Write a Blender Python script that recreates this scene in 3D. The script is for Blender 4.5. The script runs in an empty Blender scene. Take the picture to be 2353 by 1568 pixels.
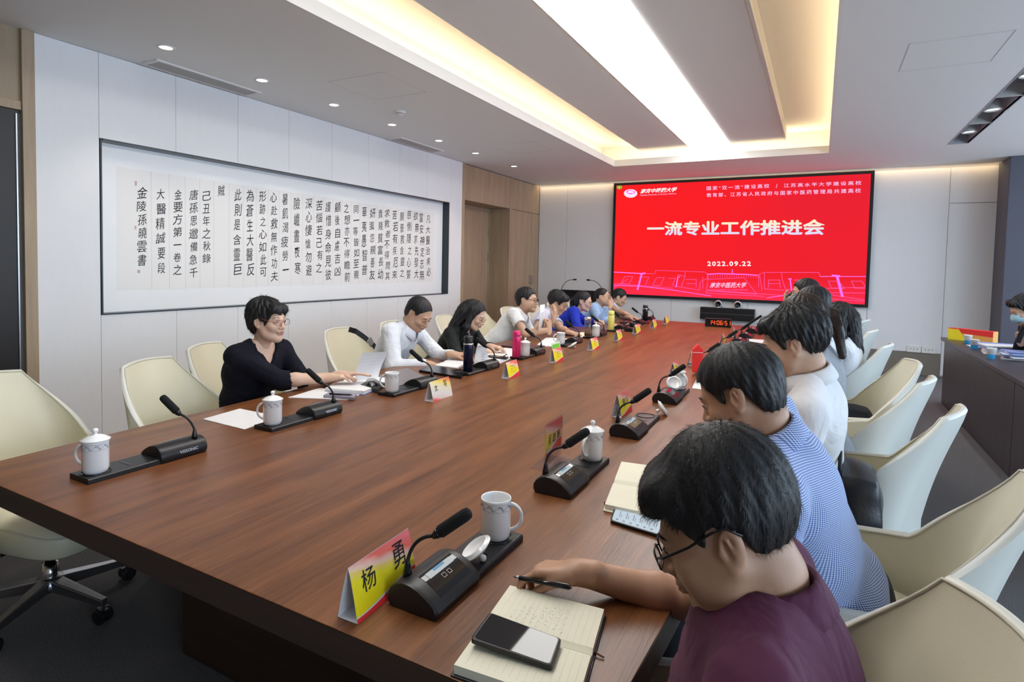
import bpy, math, random
import numpy as np
from mathutils import Vector, Matrix, Euler
random.seed(7); np.random.seed(7)
SC = bpy.context.scene
COL = SC.collection
PI = math.pi
SKY_STRENGTH = 7.5      # daylight outside the windows
LIGHT_PANEL = 9.0       # long ceiling panel

# ------------------------------------------------------------------ camera
CAM_H = 1.4763483476461947
FX, CX, CY = 1341.1748, 1155.1016, 668.4837
RM = np.array([[0.8781896335698035, 0.47786129946719513, 0.02077368436263036],
               [0.0398511732808967, -0.029818170173355953, -0.9987606123169096],
               [-0.4766496108029571, 0.8779290718497574, -0.04522934138756695]])
cam_d = bpy.data.cameras.new('camera'); cam = bpy.data.objects.new('camera', cam_d); COL.objects.link(cam)
cam_d.sensor_fit = 'HORIZONTAL'; cam_d.sensor_width = 36.0; cam_d.lens = FX*36.0/2353.0
cam_d.shift_x = (1176.5-CX)/2353.0; cam_d.shift_y = (CY-784.0)/2353.0
cam_d.clip_start = 0.02
_r, _d, _f = RM
cam.matrix_world = Matrix(((_r[0], -_d[0], -_f[0], 0), (_r[1], -_d[1], -_f[1], 0), (_r[2], -_d[2], -_f[2], CAM_H), (0, 0, 0, 1)))
SC.camera = cam

def ray(x, y):
    return RM.T @ np.array([(x-CX)/FX, (y-CY)/FX, 1.0])
def _p(t, d): return Vector((t*d[0], t*d[1], CAM_H+t*d[2]))
def onz(x, y, z): d = ray(x, y); return _p((z-CAM_H)/d[2], d)      # point of the photograph on a level plane
def ony(x, y, Y): d = ray(x, y); return _p(Y/d[1], d)               # ... on a wall parallel to the back wall
def onx(x, y, X): d = ray(x, y); return _p(X/d[0], d)               # ... on a wall parallel to the left wall

# ------------------------------------------------------------------ world, exposure
SC.view_settings.view_transform = 'Standard'; SC.view_settings.look = 'None'
SC.view_settings.gamma = 1.0; SC.view_settings.use_curve_mapping = False
SC.view_settings.exposure = 0.22
W = bpy.data.worlds.new('world'); SC.world = W; W.use_nodes = True
bg = W.node_tree.nodes['Background']; bg.inputs[0].default_value = (0.70, 0.85, 1.0, 1); bg.inputs[1].default_value = SKY_STRENGTH
SC.cycles.max_bounces = 7; SC.cycles.diffuse_bounces = 4; SC.cycles.glossy_bounces = 3
SC.cycles.transmission_bounces = 6; SC.cycles.transparent_max_bounces = 10
SC.cycles.sample_clamp_indirect = 6.0; SC.cycles.caustics_reflective = False; SC.cycles.caustics_refractive = False
SC.cycles.use_denoising = True

def area(name, loc, rot, sx, sy, power, col, portal=False, spread=None):
    l = bpy.data.lights.new(name, 'AREA'); l.shape = 'RECTANGLE'; l.size = sx; l.size_y = sy
    l.energy = power; l.color = col
    if portal: l.cycles.is_portal = True
    if spread: l.spread = spread
    o = bpy.data.objects.new(name, l); COL.objects.link(o); o.location = loc; o.rotation_euler = rot
    return o
RX, FY, BY, LX, CH = 4.7, -3.4, 10.287, -4.805, 3.0      # right wall, front wall, back wall, left wall, ceiling height
TX0, TX1, TY0, TY1 = -2.82, 0.038, 0.3, 8.67             # opening of the ceiling tray
# daylight through the windows of the right wall and of the wall behind the camera
WIN_R = [(-2.7, 0.1), (0.5, 3.3), (3.7, 6.5), (6.9, 9.3)]
for (a, b) in WIN_R:
    area('window_portal', (RX+0.18, (a+b)/2, 1.65), (0, PI/2, 0), 2.1, b-a, 0, (1, 1, 1), portal=True)
# warm strips hidden behind the upstand of the ceiling tray
WARM = (1.0, 0.74, 0.42)
area('cove_lamp', (TX0-0.13, (TY0+TY1)/2, 3.05), (PI, 0, 0), 0.05, TY1-TY0, 21, WARM)
area('cove_lamp', (TX1+0.13, (TY0+TY1)/2, 3.05), (PI, 0, 0), 0.05, TY1-TY0, 21, WARM)
area('cove_lamp', ((TX0+TX1)/2, TY1+0.13, 3.05), (PI, 0, 0), TX1-TX0, 0.05, 9, WARM)
# warm slot lamp above the back wall
area('slot_lamp', (-1.0, BY-0.10, 3.02), (0, 0, 0), 10.5, 0.04, 13, (1.0, 0.72, 0.42))

# ------------------------------------------------------------------ materials
MATS = {}
def mat(name, col=(.5, .5, .5), rough=.5, metal=0, emit=None, es=1.0, bump=0, bscale=200, nvar=0, nscale=6, coat=0,
        trans=0, ior=1.45, sss=0, alpha=1, spec=None, stretch=None, sheen=0):
    if name in MATS: return MATS[name]
    m = bpy.data.materials.new(name); m.use_nodes = True; nt = m.node_tree
    b = nt.nodes['Principled BSDF']; I = b.inputs
    I['Base Color'].default_value = (*col, 1); I['Roughness'].default_value = rough; I['Metallic'].default_value = metal
    I['IOR'].default_value = ior
    if coat: I['Coat Weight'].default_value = coat; I['Coat Roughness'].default_value = .15
    if trans: I['Transmission Weight'].default_value = trans
    if sss: I['Subsurface Weight'].default_value = sss; I['Subsurface Radius'].default_value = (1, .35, .2); I['Subsurface Scale'].default_value = .012
    if alpha < 1: I['Alpha'].default_value = alpha
    if spec is not None: I['Specular IOR Level'].default_value = spec
    if sheen: I['Sheen Weight'].default_value = sheen
    if emit: I['Emission Color'].default_value = (*emit, 1); I['Emission Strength'].default_value = es
    if bump or nvar:
        tc = nt.nodes.new('ShaderNodeTexCoord'); mp = nt.nodes.new('ShaderNodeMapping')
        nt.links.new(tc.outputs['Object'], mp.inputs[0])
        if stretch: mp.inputs['Scale'].default_value = stretch
    if bump:
        n = nt.nodes.new('ShaderNodeTexNoise'); n.inputs['Scale'].default_value = bscale; n.inputs['Detail'].default_value = 3
        bp = nt.nodes.new('ShaderNodeBump'); bp.inputs['Strength'].default_value = bump; bp.inputs['Distance'].default_value = .002
        nt.links.new(mp.outputs[0], n.inputs['Vector']); nt.links.new(n.outputs['Fac'], bp.inputs['Height']); nt.links.new(bp.outputs[0], I['Normal'])
    if nvar:
        n = nt.nodes.new('ShaderNodeTexNoise'); n.inputs['Scale'].default_value = nscale; n.inputs['Detail'].default_value = 4
        r = nt.nodes.new('ShaderNodeValToRGB'); e = r.color_ramp.elements
        e[0].position = .3; e[1].position = .7
        e[0].color = (*[c*(1-nvar) for c in col], 1); e[1].color = (*[min(1, c*(1+nvar)) for c in col], 1)
        nt.links.new(mp.outputs[0], n.inputs['Vector']); nt.links.new(n.outputs['Fac'], r.inputs[0]); nt.links.new(r.outputs[0], I['Base Color'])
    MATS[name] = m; return m

def wood(name, c0, c1, rough, axis='Y', scale=1.0, bump=.15, coat=0):
    """wood with grain along the given object axis"""
    m = bpy.data.materials.new(name); m.use_nodes = True; nt = m.node_tree; b = nt.nodes['Principled BSDF']; N = nt.nodes.new; Lk = nt.links.new
    tc = N('ShaderNodeTexCoord'); mp = N('ShaderNodeMapping'); Lk(tc.outputs['Object'], mp.inputs[0])
    s = {'X': (1.0, 14, 14), 'Y': (14, 1.0, 14), 'Z': (14, 14, 1.0)}[axis]
    mp.inputs['Scale'].default_value = tuple(v*scale for v in s)
    n1 = N('ShaderNodeTexNoise'); n1.inputs['Scale'].default_value = 1.2; n1.inputs['Detail'].default_value = 7; n1.inputs['Roughness'].default_value = .6; n1.inputs['Distortion'].default_value = .4
    Lk(mp.outputs[0], n1.inputs['Vector'])
    mp2 = N('ShaderNodeMapping'); Lk(tc.outputs['Object'], mp2.inputs[0]); mp2.inputs['Scale'].default_value = tuple(v*scale*(9 if v > 2 else 5) for v in s)
    n2 = N('ShaderNodeTexNoise'); n2.inputs['Scale'].default_value = 1.5; n2.inputs['Detail'].default_value = 3
    Lk(mp2.outputs[0], n2.inputs['Vector'])
    n3 = N('ShaderNodeTexNoise'); n3.inputs['Scale'].default_value = .5; Lk(mp.outputs[0], n3.inputs['Vector'])
    mx = N('ShaderNodeMath'); mx.operation = 'MULTIPLY_ADD'; Lk(n2.outputs['Fac'], mx.inputs[0]); mx.inputs[1].default_value = .35
    Lk(n1.outputs['Fac'], mx.inputs[2])
    rp = N('ShaderNodeValToRGB'); e = rp.color_ramp.elements; e[0].position = .42; e[1].position = .85; e[0].color = (*c0, 1); e[1].color = (*c1, 1)
    Lk(mx.outputs[0], rp.inputs[0]); Lk(rp.outputs[0], b.inputs['Base Color'])
    bp = N('ShaderNodeBump'); bp.inputs['Strength'].default_value = bump; bp.inputs['Distance'].default_value = .001
    Lk(n2.outputs['Fac'], bp.inputs['Height']); Lk(bp.outputs[0], b.inputs['Normal'])
    b.inputs['Roughness'].default_value = rough
    if coat: b.inputs['Coat Weight'].default_value = coat; b.inputs['Coat Roughness'].default_value = .25
    MATS[name] = m; return m

def emis(name, col, s=1.0):
    if name in MATS: return MATS[name]
    m = bpy.data.materials.new(name); m.use_nodes = True; nt = m.node_tree; nt.nodes.clear()
    e = nt.nodes.new('ShaderNodeEmission'); o = nt.nodes.new('ShaderNodeOutputMaterial')
    e.inputs[0].default_value = (*col, 1); e.inputs[1].default_value = s; nt.links.new(e.outputs[0], o.inputs[0])
    MATS[name] = m; return m

def glassy(name, tint=(1, 1, 1), gl=.12):
    m = bpy.data.materials.new(name); m.use_nodes = True; nt = m.node_tree; nt.nodes.clear(); N = nt.nodes.new
    t = N('ShaderNodeBsdfTransparent'); t.inputs[0].default_value = (*tint, 1)
    g = N('ShaderNodeBsdfGlossy'); g.inputs['Roughness'].default_value = .03
    lw = N('ShaderNodeLayerWeight'); p3 = N('ShaderNodeMath'); p3.operation = 'POWER'; p3.inputs[1].default_value = 3.0; nt.links.new(lw.outputs['Facing'], p3.inputs[0])
    f = N('ShaderNodeMath'); f.operation = 'MULTIPLY_ADD'; f.inputs[1].default_value = .55; f.inputs[2].default_value = .05; nt.links.new(p3.outputs[0], f.inputs[0])
    x = N('ShaderNodeMixShader'); o = N('ShaderNodeOutputMaterial')
    nt.links.new(f.outputs[0], x.inputs[0]); nt.links.new(t.outputs[0], x.inputs[1]); nt.links.new(g.outputs[0], x.inputs[2]); nt.links.new(x.outputs[0], o.inputs[0])
    MATS[name] = m; return m

M_ceil = mat('ceiling_paint', (.84, .83, .81), .8, bump=.05, bscale=60)
M_wall = mat('wall_panel_cloth', (.82, .82, .83), .75, bump=.12, bscale=240, nvar=.008, nscale=30, stretch=(1, 1, .2))
M_white = mat('white_trim', (.82, .80, .77), .6)
M_groove = mat('dark_groove', (.12, .11, .10), .8)
M_joint = mat('panel_joint', (.66, .66, .68), .8)
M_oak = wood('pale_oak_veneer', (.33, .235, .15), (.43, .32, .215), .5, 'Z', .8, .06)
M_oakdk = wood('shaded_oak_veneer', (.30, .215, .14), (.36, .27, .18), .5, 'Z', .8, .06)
M_walnut = wood('walnut_table_top', (.072, .022, .0065), (.225, .084, .030), .34, 'Y', 1.0, .35); M_walnut.node_tree.nodes['Principled BSDF'].inputs['Specular IOR Level'].default_value = .40
M_walnutdk = wood('dark_walnut', (.035, .018, .012), (.06, .032, .022), .4, 'X', 1.0, .1)
M_desk = wood('dark_desk_wood', (.030, .022, .026), (.055, .042, .048), .35, 'Z', .6, .08)
M_carpet = mat('carpet', (.135, .130, .135), .95, bump=.8, bscale=260, nvar=.35, nscale=180)
M_door = mat('dark_door', (.018, .014, .013), .45)
M_black = mat('black_plastic', (.012, .012, .014), .38, bump=.05, bscale=500)
M_blackgl = mat('black_gloss', (.008, .008, .010), .12)
M_foam = mat('black_foam', (.008, .008, .009), .95, bump=.6, bscale=900)
M_chrome = mat('chrome', (.75, .75, .77), .15, metal=1)
M_steel = mat('brushed_steel', (.42, .42, .44), .32, metal=1)
M_leather_out = mat('daylit_cream_leather', (.72, .72, .66), .36, bump=.12, bscale=380, nvar=.02, nscale=5)  # outer faces: same cream leather, daylight paleness put into the colour
M_leather = mat('warm_shaded_leather', (.70, .655, .49), .38, bump=.12, bscale=380, nvar=.03, nscale=5)  # inner faces: warm tan shade and table bounce put into the leather colour
M_seam = mat('leather_piping', (.60, .56, .44), .45)
M_ceramic = mat('white_porcelain', (.86, .87, .88), .12, coat=.5)
M_inkgrey = mat('grey_pattern_ink', (.16, .17, .22), .4)
M_paper = mat('paper', (.80, .80, .82), .7, nvar=.02, nscale=20)
M_cream = mat('cream_paper', (.80, .77, .62), .75, nvar=.02, nscale=20)
M_ink = mat('black_ink', (.015, .015, .018), .7)
M_greyink = mat('grey_print', (.28, .28, .33), .7)
M_skin = mat('skin', (.56, .345, .235), .5, sss=.12, bump=.06, bscale=300, nvar=.05, nscale=22)
M_skinf = mat('fair_skin', (.66, .44, .33), .48, sss=.12, bump=.04, bscale=300, nvar=.04, nscale=22)
M_skind = mat('tan_skin', (.46, .26, .165), .45, sss=.1, bump=.08, bscale=260, nvar=.06, nscale=25)
M_lip = mat('lips', (.42, .15, .13), .4)
M_hair = mat('black_hair', (.007, .0065, .008), .52, bump=.5, bscale=260, stretch=(1, 1, .15))
M_hairbr = mat('brown_hair', (.020, .010, .007), .42, bump=.4, bscale=260)
M_hairgr = mat('greying_hair', (.11, .11, .12), .45)
M_eyew = mat('eye_white', (.75, .72, .70), .15)
M_iris = mat('dark_iris', (.015, .010, .008), .1)
M_red = mat('red_print', (.85, .035, .035), .55)
M_yellow = mat('yellow_print', (.96, .80, .03), .55)

# ------------------------------------------------------------------ mesh helpers
def mesh_obj(name, V, F, m, parent=None, smooth=False, bevel=0, loc=None, rot=None, mats=None, fmi=None):
    me = bpy.data.meshes.new(name); me.from_pydata([tuple(v) for v in V], [], [tuple(f) for f in F])
    for mm in (mats or [m]): me.materials.append(mm)
    if fmi is not None: me.polygons.foreach_set('material_index', fmi)
    if smooth: me.polygons.foreach_set('use_smooth', [True]*len(me.polygons))
    me.update(); o = bpy.data.objects.new(name, me); COL.objects.link(o)
    if parent is not None: o.parent = parent
    if loc is not None: o.location = loc
    if rot is not None: o.rotation_euler = rot
    if bevel:
        md = o.modifiers.new('bevel', 'BEVEL'); md.width = bevel; md.segments = 2; md.limit_method = 'ANGLE'
    return o

class MB:
    """collects simple shapes into one mesh"""
    def __init__(s): s.V = []; s.F = []; s.mi = []; s.cur = 0
    def add(s, V, F):
        n = len(s.V); s.V += [tuple(v) for v in V]; s.F += [tuple(i+n for i in f) for f in F]; s.mi += [s.cur]*len(F); return s
    def box(s, x0, x1, y0, y1, z0, z1):
        V = [(x, y, z) for x in (x0, x1) for y in (y0, y1) for z in (z0, z1)]
        return s.add(V, [(0, 1, 3, 2), (4, 6, 7, 5), (0, 4, 5, 1), (2, 3, 7, 6), (0, 2, 6, 4), (1, 5, 7, 3)])
    def lathe(s, prof, n=28, c=(0, 0, 0), cap=True, M=None):
        V = []; F = []
        for (r, z) in prof:
            for k in range(n):
                a = 2*PI*k/n; V.append(Vector((r*math.cos(a), r*math.sin(a), z)))
        for i in range(len(prof)-1):
            for k in range(n):
                F.append((i*n+k, i*n+(k+1) % n, (i+1)*n+(k+1) % n, (i+1)*n+k))
        if cap: F.append(tuple(range(n-1, -1, -1))); F.append(tuple((len(prof)-1)*n+k for k in range(n)))
        if M: V = [M @ v for v in V]
        return s.add([v+Vector(c) for v in V], F)
    def tube(s, pts, r, n=8, cap=True):
        pts = [Vector(p) for p in pts]; R = r if isinstance(r, (list, tuple)) else [r]*len(pts)
        V = []; F = []; up = None
        for i, p in enumerate(pts):
            t = (pts[min(i+1, len(pts)-1)]-pts[max(i-1, 0)]).normalized()
            if up is None: up = Vector((0, 0, 1)) if abs(t.z) < .9 else Vector((1, 0, 0))
            a = t.cross(up).normalized(); b = a.cross(t).normalized(); up = b
            for k in range(n):
                w = 2*PI*k/n; V.append(p+(a*math.cos(w)+b*math.sin(w))*R[i])
        for i in range(len(pts)-1):
            for k in range(n): F.append((i*n+k, i*n+(k+1) % n, (i+1)*n+(k+1) % n, (i+1)*n+k))
        if cap: F.append(tuple(range(n-1, -1, -1))); F.append(tuple((len(pts)-1)*n+k for k in range(n)))
        return s.add(V, F)
    def prism(s, prof, a0, a1, axis='Y'):
        """profile of (u, v) pushed along an axis: Y -> (u, a, v), X -> (a, u, v), Z -> (u, v, a)"""
        n = len(prof); f = {'Y': lambda u, v, a: (u, a, v), 'X': lambda u, v, a: (a, u, v), 'Z': lambda u, v, a: (u, v, a)}[axis]
        V = [f(u, v, a0) for u, v in prof]+[f(u, v, a1) for u, v in prof]
        return s.add(V, [(k, (k+1) % n, n+(k+1) % n, n+k) for k in range(n)]+[tuple(range(n-1, -1, -1)), tuple(range(n, 2*n))])
    def grid(s, P, closed=False):
        nu = len(P); nv = len(P[0]); V = [p for r in P for p in r]
        F = [(i*nv+j, i*nv+j+1, (i+1)*nv+j+1, (i+1)*nv+j) for i in range(nu-1) for j in range(nv-1)]
        if closed: F += [((nu-1)*nv+j, (nu-1)*nv+j+1, j+1, j) for j in range(nv-1)]
        return s.add(V, F)
    def build(s, name, m, parent=None, smooth=False, bevel=0, loc=None, rot=None):
        ms = m if isinstance(m, (list, tuple)) else [m]
        return mesh_obj(name, s.V, s.F, None, parent, smooth, bevel, loc, rot, mats=ms, fmi=s.mi if len(ms) > 1 else None)

def smooth_angle(o, deg=35):
    """shade smooth with sharp edges kept by splitting normals at steep edges"""
    me = o.data; me.polygons.foreach_set('use_smooth', [True]*len(me.polygons))
    try: me.set_sharp_from_angle(angle=math.radians(deg))
    except Exception: pass
    return o

def thing(name, label, cat, loc=(0, 0, 0), rz=0, group=None, rot=None):
    o = bpy.data.objects.new(name, None); COL.objects.link(o); o.empty_display_size = .05
    o.location = loc; o.rotation_euler = rot if rot else (0, 0, rz)
    o['label'] = label; o['category'] = cat
    if group: o['group'] = group
    return o
def tag(o, label, cat, group=None, kind=None):
    o['label'] = label; o['category'] = cat
    if group: o['group'] = group
    if kind: o['kind'] = kind
    return o
def struct(o, label=None, cat=None):
    o['kind'] = 'structure'
    if label: o['label'] = label
    if cat: o['category'] = cat
    return o
def dup(root, label, loc=None, rz=None, group=None):
    def cp(o, par):
        c = o.copy(); COL.objects.link(c); c.parent = par
        for ch in o.children: cp(ch, c)
        return c
    r = cp(root, None); r['label'] = label
    if loc is not None: r.location = loc
    if rz is not None: r.rotation_euler = (0, 0, rz)
    if group: r['group'] = group
    return r

DG = None
def text_vf(body, size=1.0, offset=0.0, space=1.0, align='LEFT', shear=0.0):
    cu = bpy.data.curves.new('writing', 'FONT'); cu.body = body; cu.size = size; cu.offset = offset; cu.resolution_u = 2
    cu.space_character = space; cu.align_x = align; cu.shear = shear
    o = bpy.data.objects.new('writing', cu); COL.objects.link(o)
    dg = bpy.context.evaluated_depsgraph_get(); dg.update()
    me = bpy.data.meshes.new_from_object(o.evaluated_get(dg))
    V = np.array([v.co[:] for v in me.vertices]).reshape(-1, 3); F = [tuple(p.vertices) for p in me.polygons]
    bpy.data.objects.remove(o); bpy.data.curves.remove(cu); bpy.data.meshes.remove(me)
    return V, F
def text_fit(mb, body, P0, PX, PY, offset=0.0, space=1.0, shear=0.0, push=Vector((0, 0, 0))):
    """writes body so that its bounding box fills the parallelogram P0 (lower left), PX (lower right), PY (upper left)"""
    V, F = text_vf(body, offset=offset, space=space, shear=shear)
    if len(V) == 0: return mb
    lo = V.min(0); hi = V.max(0); P0 = Vector(P0); ex = Vector(PX)-P0; ey = Vector(PY)-P0
    sx = max(hi[0]-lo[0], 1e-6); sy = max(hi[1]-lo[1], 1e-6)
    W_ = [P0+ex*float((v[0]-lo[0])/sx)+ey*float((v[1]-lo[1])/sy)+push for v in V]
    return mb.add(W_, F)
# ================================================================== the room
# floor
o = MB().box(LX-1.6, RX+.3, FY-.3, BY+.3, -.1, 0).build('floor', M_carpet); struct(o, 'dark grey carpet floor', 'floor')
# back wall: backing plus cloth panels with recessed joints
def panel_wall(name, label, backing, panels):
    w = backing.build(name, M_joint); struct(w, label, 'wall')
    for (x0, x1, y0, y1, z0, z1) in panels:
        MB().box(x0, x1, y0, y1, z0, z1).build('wall_panel', M_wall, w, bevel=.002)
    return w
g = .0022
bp = []
seams = [LX+.0, -4.23, -2.249, -1.016, .636, 1.556]
for i in range(len(seams)-1):
    bp.append((seams[i]+g, seams[i+1]-g, BY-.02, BY, .33, 2.965))
bp.append((1.556+g, 2.20, BY-.02, BY, 2.47, 2.965))
bp.append((1.556+g, 2.20, BY-.02, BY, .02, 2.46))
bp.append((2.60, RX, BY-.02, BY, .33, 2.965))
wb = panel_wall('wall_back', 'pale grey cloth-panelled wall behind the red screen', MB().box(LX-.6, RX+.3, BY, BY+.2, 0, 3.5), bp)
MB().box(LX+.2, 1.55, BY-.016, BY, .0, .322).build('skirting_board', mat('taupe_skirting', (.22, .19, .15), .5), wb, bevel=.002)
# dark column at the right end of the back wall
o = MB().box(2.08, 2.55, BY-.55, BY-.021, 0, 3.0).build('trim_1', mat('column_grey', (.10, .10, .13), .6), bevel=.01); struct(o, 'dark grey column at the right end of the back wall', 'column')
# left wall with joints
lp = []
ys = [2.03, 2.439, 3.035, 3.63, 4.225, 4.82, 5.415, 6.01, 6.605, 7.2, 7.503]
NY0, NY1, NZ0, NZ1 = 2.443, 7.157, 1.026, 2.365      # niche of the calligraphy
for a, b in zip(ys[:-1], ys[1:]):
    if b <= NY0+.01 or a >= NY1: lp.append((LX-.02, LX, a+g*.5, b-g*.5, .08, 2.998)); continue
    lp.append((LX-.02, LX, a+g*.5, b-g*.5, .08, NZ0)); lp.append((LX-.02, LX, a+g*.5, b-g*.5, NZ1, 2.998))
    if b > NY1: lp.append((LX-.02, LX, NY1, b-g*.5, NZ0, NZ1))
wl = panel_wall('wall_left', 'pale grey cloth-panelled wall carrying the calligraphy', MB().box(LX-.2, LX-.02, 2.03, NY0, 0, 3.3).box(LX-.2, LX-.02, NY1, 7.52, 0, 3.3).box(LX-.2, LX-.02, NY0, NY1, 0, NZ0).box(LX-.2, LX-.02, NY0, NY1, NZ1, 3.3).box(LX-.2, LX-.13, NY0, NY1, NZ0, NZ1), lp)
MB().box(LX-.02, LX+.004, 2.03, 7.5, 0, .078).build('skirting_board', M_steel, wl)
# near left: oak trims, header and dark door
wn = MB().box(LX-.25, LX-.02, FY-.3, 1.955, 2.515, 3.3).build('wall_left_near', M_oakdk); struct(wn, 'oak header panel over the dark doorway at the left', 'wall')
MB().box(LX-.25, LX+.012, 1.955, 2.03, 0, 3.0).build('door_jamb', M_oak, wn, bevel=.003)
MB().box(LX-.25, LX-.004, .55, 1.955, 2.455, 2.515).build('door_head_trim', M_oak, wn, bevel=.003)
MB().box(LX-.25, LX-.02, FY-.3, .55, 0, 2.515).build('wall_panel', M_oakdk, wn)
dr = MB().box(LX-.20, LX-.020, .55, 1.955, 0, 2.455).build('door_1', M_door, bevel=.003); struct(dr, 'dark double door in the oak doorway', 'door')
MB().box(LX-.020, LX-.012, 1.925, 1.933, .0, 2.43).build('edge_strip', M_steel, dr)
MB().box(LX-.020, LX-.018, 1.935, 1.955, .0, 2.43).build('edge_shadow', M_groove, dr)
MB().box(LX-.020, LX-.018, 1.60, 1.61, .0, 2.43).build('leaf_seam', M_groove, dr)
MB().box(LX-.020, LX-.010, 1.602, 1.612, 1.75, 1.93).build('hinge', M_steel, dr)
MB().box(LX-.020, LX-.010, 1.602, 1.612, 2.05, 2.23).build('hinge', M_steel, dr)
# far left: oak portal, recessed door and wardrobe
DY0, DY1 = 7.585, 9.05
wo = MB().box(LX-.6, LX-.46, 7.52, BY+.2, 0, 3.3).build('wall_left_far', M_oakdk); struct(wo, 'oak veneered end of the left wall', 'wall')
MB().box(LX-.46, LX+.0, 7.503, DY0, 0, 2.998).build('door_jamb', M_oak, wo, bevel=.002)
MB().box(LX-.46, LX+.0, DY0, DY1-.005, 2.45, 2.985).build('header_panel', M_oak, wo, bevel=.002)
MB().box(LX-.46, LX+.0, DY1+.005, DY1+.06, 0, 2.998).build('door_jamb', M_oak, wo, bevel=.002)
d2 = MB().box(LX-.45, LX-.40, DY0+.05, DY1-.05, 0, 2.40).build('door_2', M_oak, bevel=.003); struct(d2, 'oak door recessed in the portal beside the wardrobe', 'door')
MB().box(LX-.455, LX-.395, DY0, DY0+.05, 0, 2.45).build('door_frame', M_oakdk, d2); MB().box(LX-.455, LX-.395, DY1-.05, DY1, 0, 2.45).build('door_frame', M_oakdk, d2)
MB().box(LX-.455, LX-.395, DY0+.05, DY1-.05, 2.40, 2.45).build('door_frame', M_oakdk, d2)
for z in (1.52, 1.95):
    MB().box(LX-.40, LX-.385, DY1-.075, DY1-.045, z, z+.15).build('hinge', M_chrome, d2)
h = MB().lathe([(.026, 0), (.026, .012)], 16, M=Matrix.Rotation(PI/2, 4, 'Y')).build('rose', M_black, d2, loc=(LX-.40, DY0+.16, 1.02))
MB().tube([(0, 0, 0), (.05, 0, 0), (.055, .01, 0), (.055, .14, 0)], .009).build('door_handle', M_black, d2, loc=(LX-.40, DY0+.16, 1.02))
MB().lathe([(.024, 0), (.024, .012)], 16, M=Matrix.Rotation(PI/2, 4, 'Y')).build('lock', M_black, d2, loc=(LX-.40, DY0+.16, .93))
wr = thing('wardrobe', 'built-in oak wardrobe with two doors in the far left corner', 'wardrobe', (LX, 9.7, 0))
def wbx(n, y0, y1, z0, z1, x0=-.02, x1=.0, m=M_oak): return MB().box(x0, x1, y0-9.7, y1-9.7, z0, z1).build(n, m, wr, bevel=.002)
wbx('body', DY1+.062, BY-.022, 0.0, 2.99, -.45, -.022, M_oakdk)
wbx('top_panel', DY1+.066, BY-.03, 2.455, 2.985)
da = wbx('door', DY1+.066, 9.925, .05, 2.445); db = wbx('door', 9.935, BY-.03, .05, 2.445)
for y, pr in ((9.885, da), (9.975, db)):
    MB().tube([(0, y-9.7, 1.12), (.03, y-9.7, 1.14), (.034, y-9.7, 1.20), (.03, y-9.7, 1.26), (0, y-9.7, 1.28)], .007).build('handle', M_steel, pr)
# front wall (behind the camera) and right wall, both with windows
wf = MB()
wf.box(LX-1.5, RX+.3, FY-.2, FY, 0, 3.3)
struct(wf.build('wall_front', M_oakdk), 'oak wall behind the camera', 'wall')
wr_ = MB(); yy = FY
for a, b in WIN_R:
    wr_.box(RX, RX+.2, yy, a, 0, 3.3); wr_.box(RX, RX+.2, a, b, 0, .6); wr_.box(RX, RX+.2, a, b, 2.7, 3.3); yy = b
wr_.box(RX, RX+.2, yy, BY+.2, 0, 3.3)
struct(wr_.build('wall_right', M_white), 'white window wall at the right of the room', 'wall')
M_pane = glassy('window_glass', (.96, .98, 1.0))
def window(n, fx):
    w = MB()
    a, b, along = fx
    def B(u0, u1, z0, z1, t0=.06, t1=.12):
        return (RX+t0, RX+t1, u0, u1, z0, z1) if along == 'Y' else (u0, u1, FY-t1, FY-t0, z0, z1)
    nn = 3 if b-a > 2.5 else 2
    for (u0, u1, z0, z1) in [(a, b, .6, .66), (a, b, 2.64, 2.7), (a, a+.06, .66, 2.64), (b-.06, b, .66, 2.64)]+[(a+(b-a)*k/nn-.025, a+(b-a)*k/nn+.025, .66, 2.64) for k in range(1, nn)]:
        w.box(*B(u0, u1, z0, z1))
    o = w.build('window_%d' % n, M_steel); struct(o, 'tall daylight window number %d of the outer walls' % n, 'window')
    for k in range(nn):
        MB().box(*B(a+(b-a)*k/nn+.03, a+(b-a)*(k+1)/nn-.03, .66, 2.64, .085, .091)).build('pane', M_pane, o)
for i, (a, b) in enumerate(WIN_R): window(i+1, (a, b, 'Y'))

# ---- ceiling with a lit tray
UZ = 3.36; SZ = 3.20
cm = MB()
SLX0, SLX1, SLY0, SLY1 = 1.27, 1.45, 4.2, 8.62        # slot of the spotlight track
cm.box(LX-1.6, TX0, FY-.2, BY-.14, CH, CH+.02); cm.box(TX1, SLX0, FY-.2, BY-.14, CH, CH+.02)
cm.box(SLX1, RX+.3, FY-.2, BY-.14, CH, CH+.02); cm.box(SLX0, SLX1, FY-.2, SLY0, CH, CH+.02); cm.box(SLX0, SLX1, SLY1, BY-.14, CH, CH+.02)
cm.box(TX0, TX1, FY-.2, TY0, CH, CH+.02); cm.box(TX0, TX1, TY1, BY-.14, CH, CH+.02)
cm.box(LX-1.6, RX+.3, FY-.3, BY+.2, UZ, UZ+.1)
ceil = cm.build('ceiling', M_ceil); struct(ceil, 'light grey plaster ceiling around the lit tray', 'ceiling')
lipm = MB()
t = .02; e = .004
lipm.box(TX0-t, TX0+e, TY0-t, TY1+t, CH-.001, CH+.095).box(TX1-e, TX1+t, TY0-t, TY1+t, CH-.001, CH+.095)
lipm.box(TX0+e, TX1-e, TY1-e, TY1+t, CH-.001, CH+.095).box(TX0+e, TX1-e, TY0-t, TY0+e, CH-.001, CH+.095)
lipm.build('tray_upstand', M_white, ceil)
cov = MB(); c = .30
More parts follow.
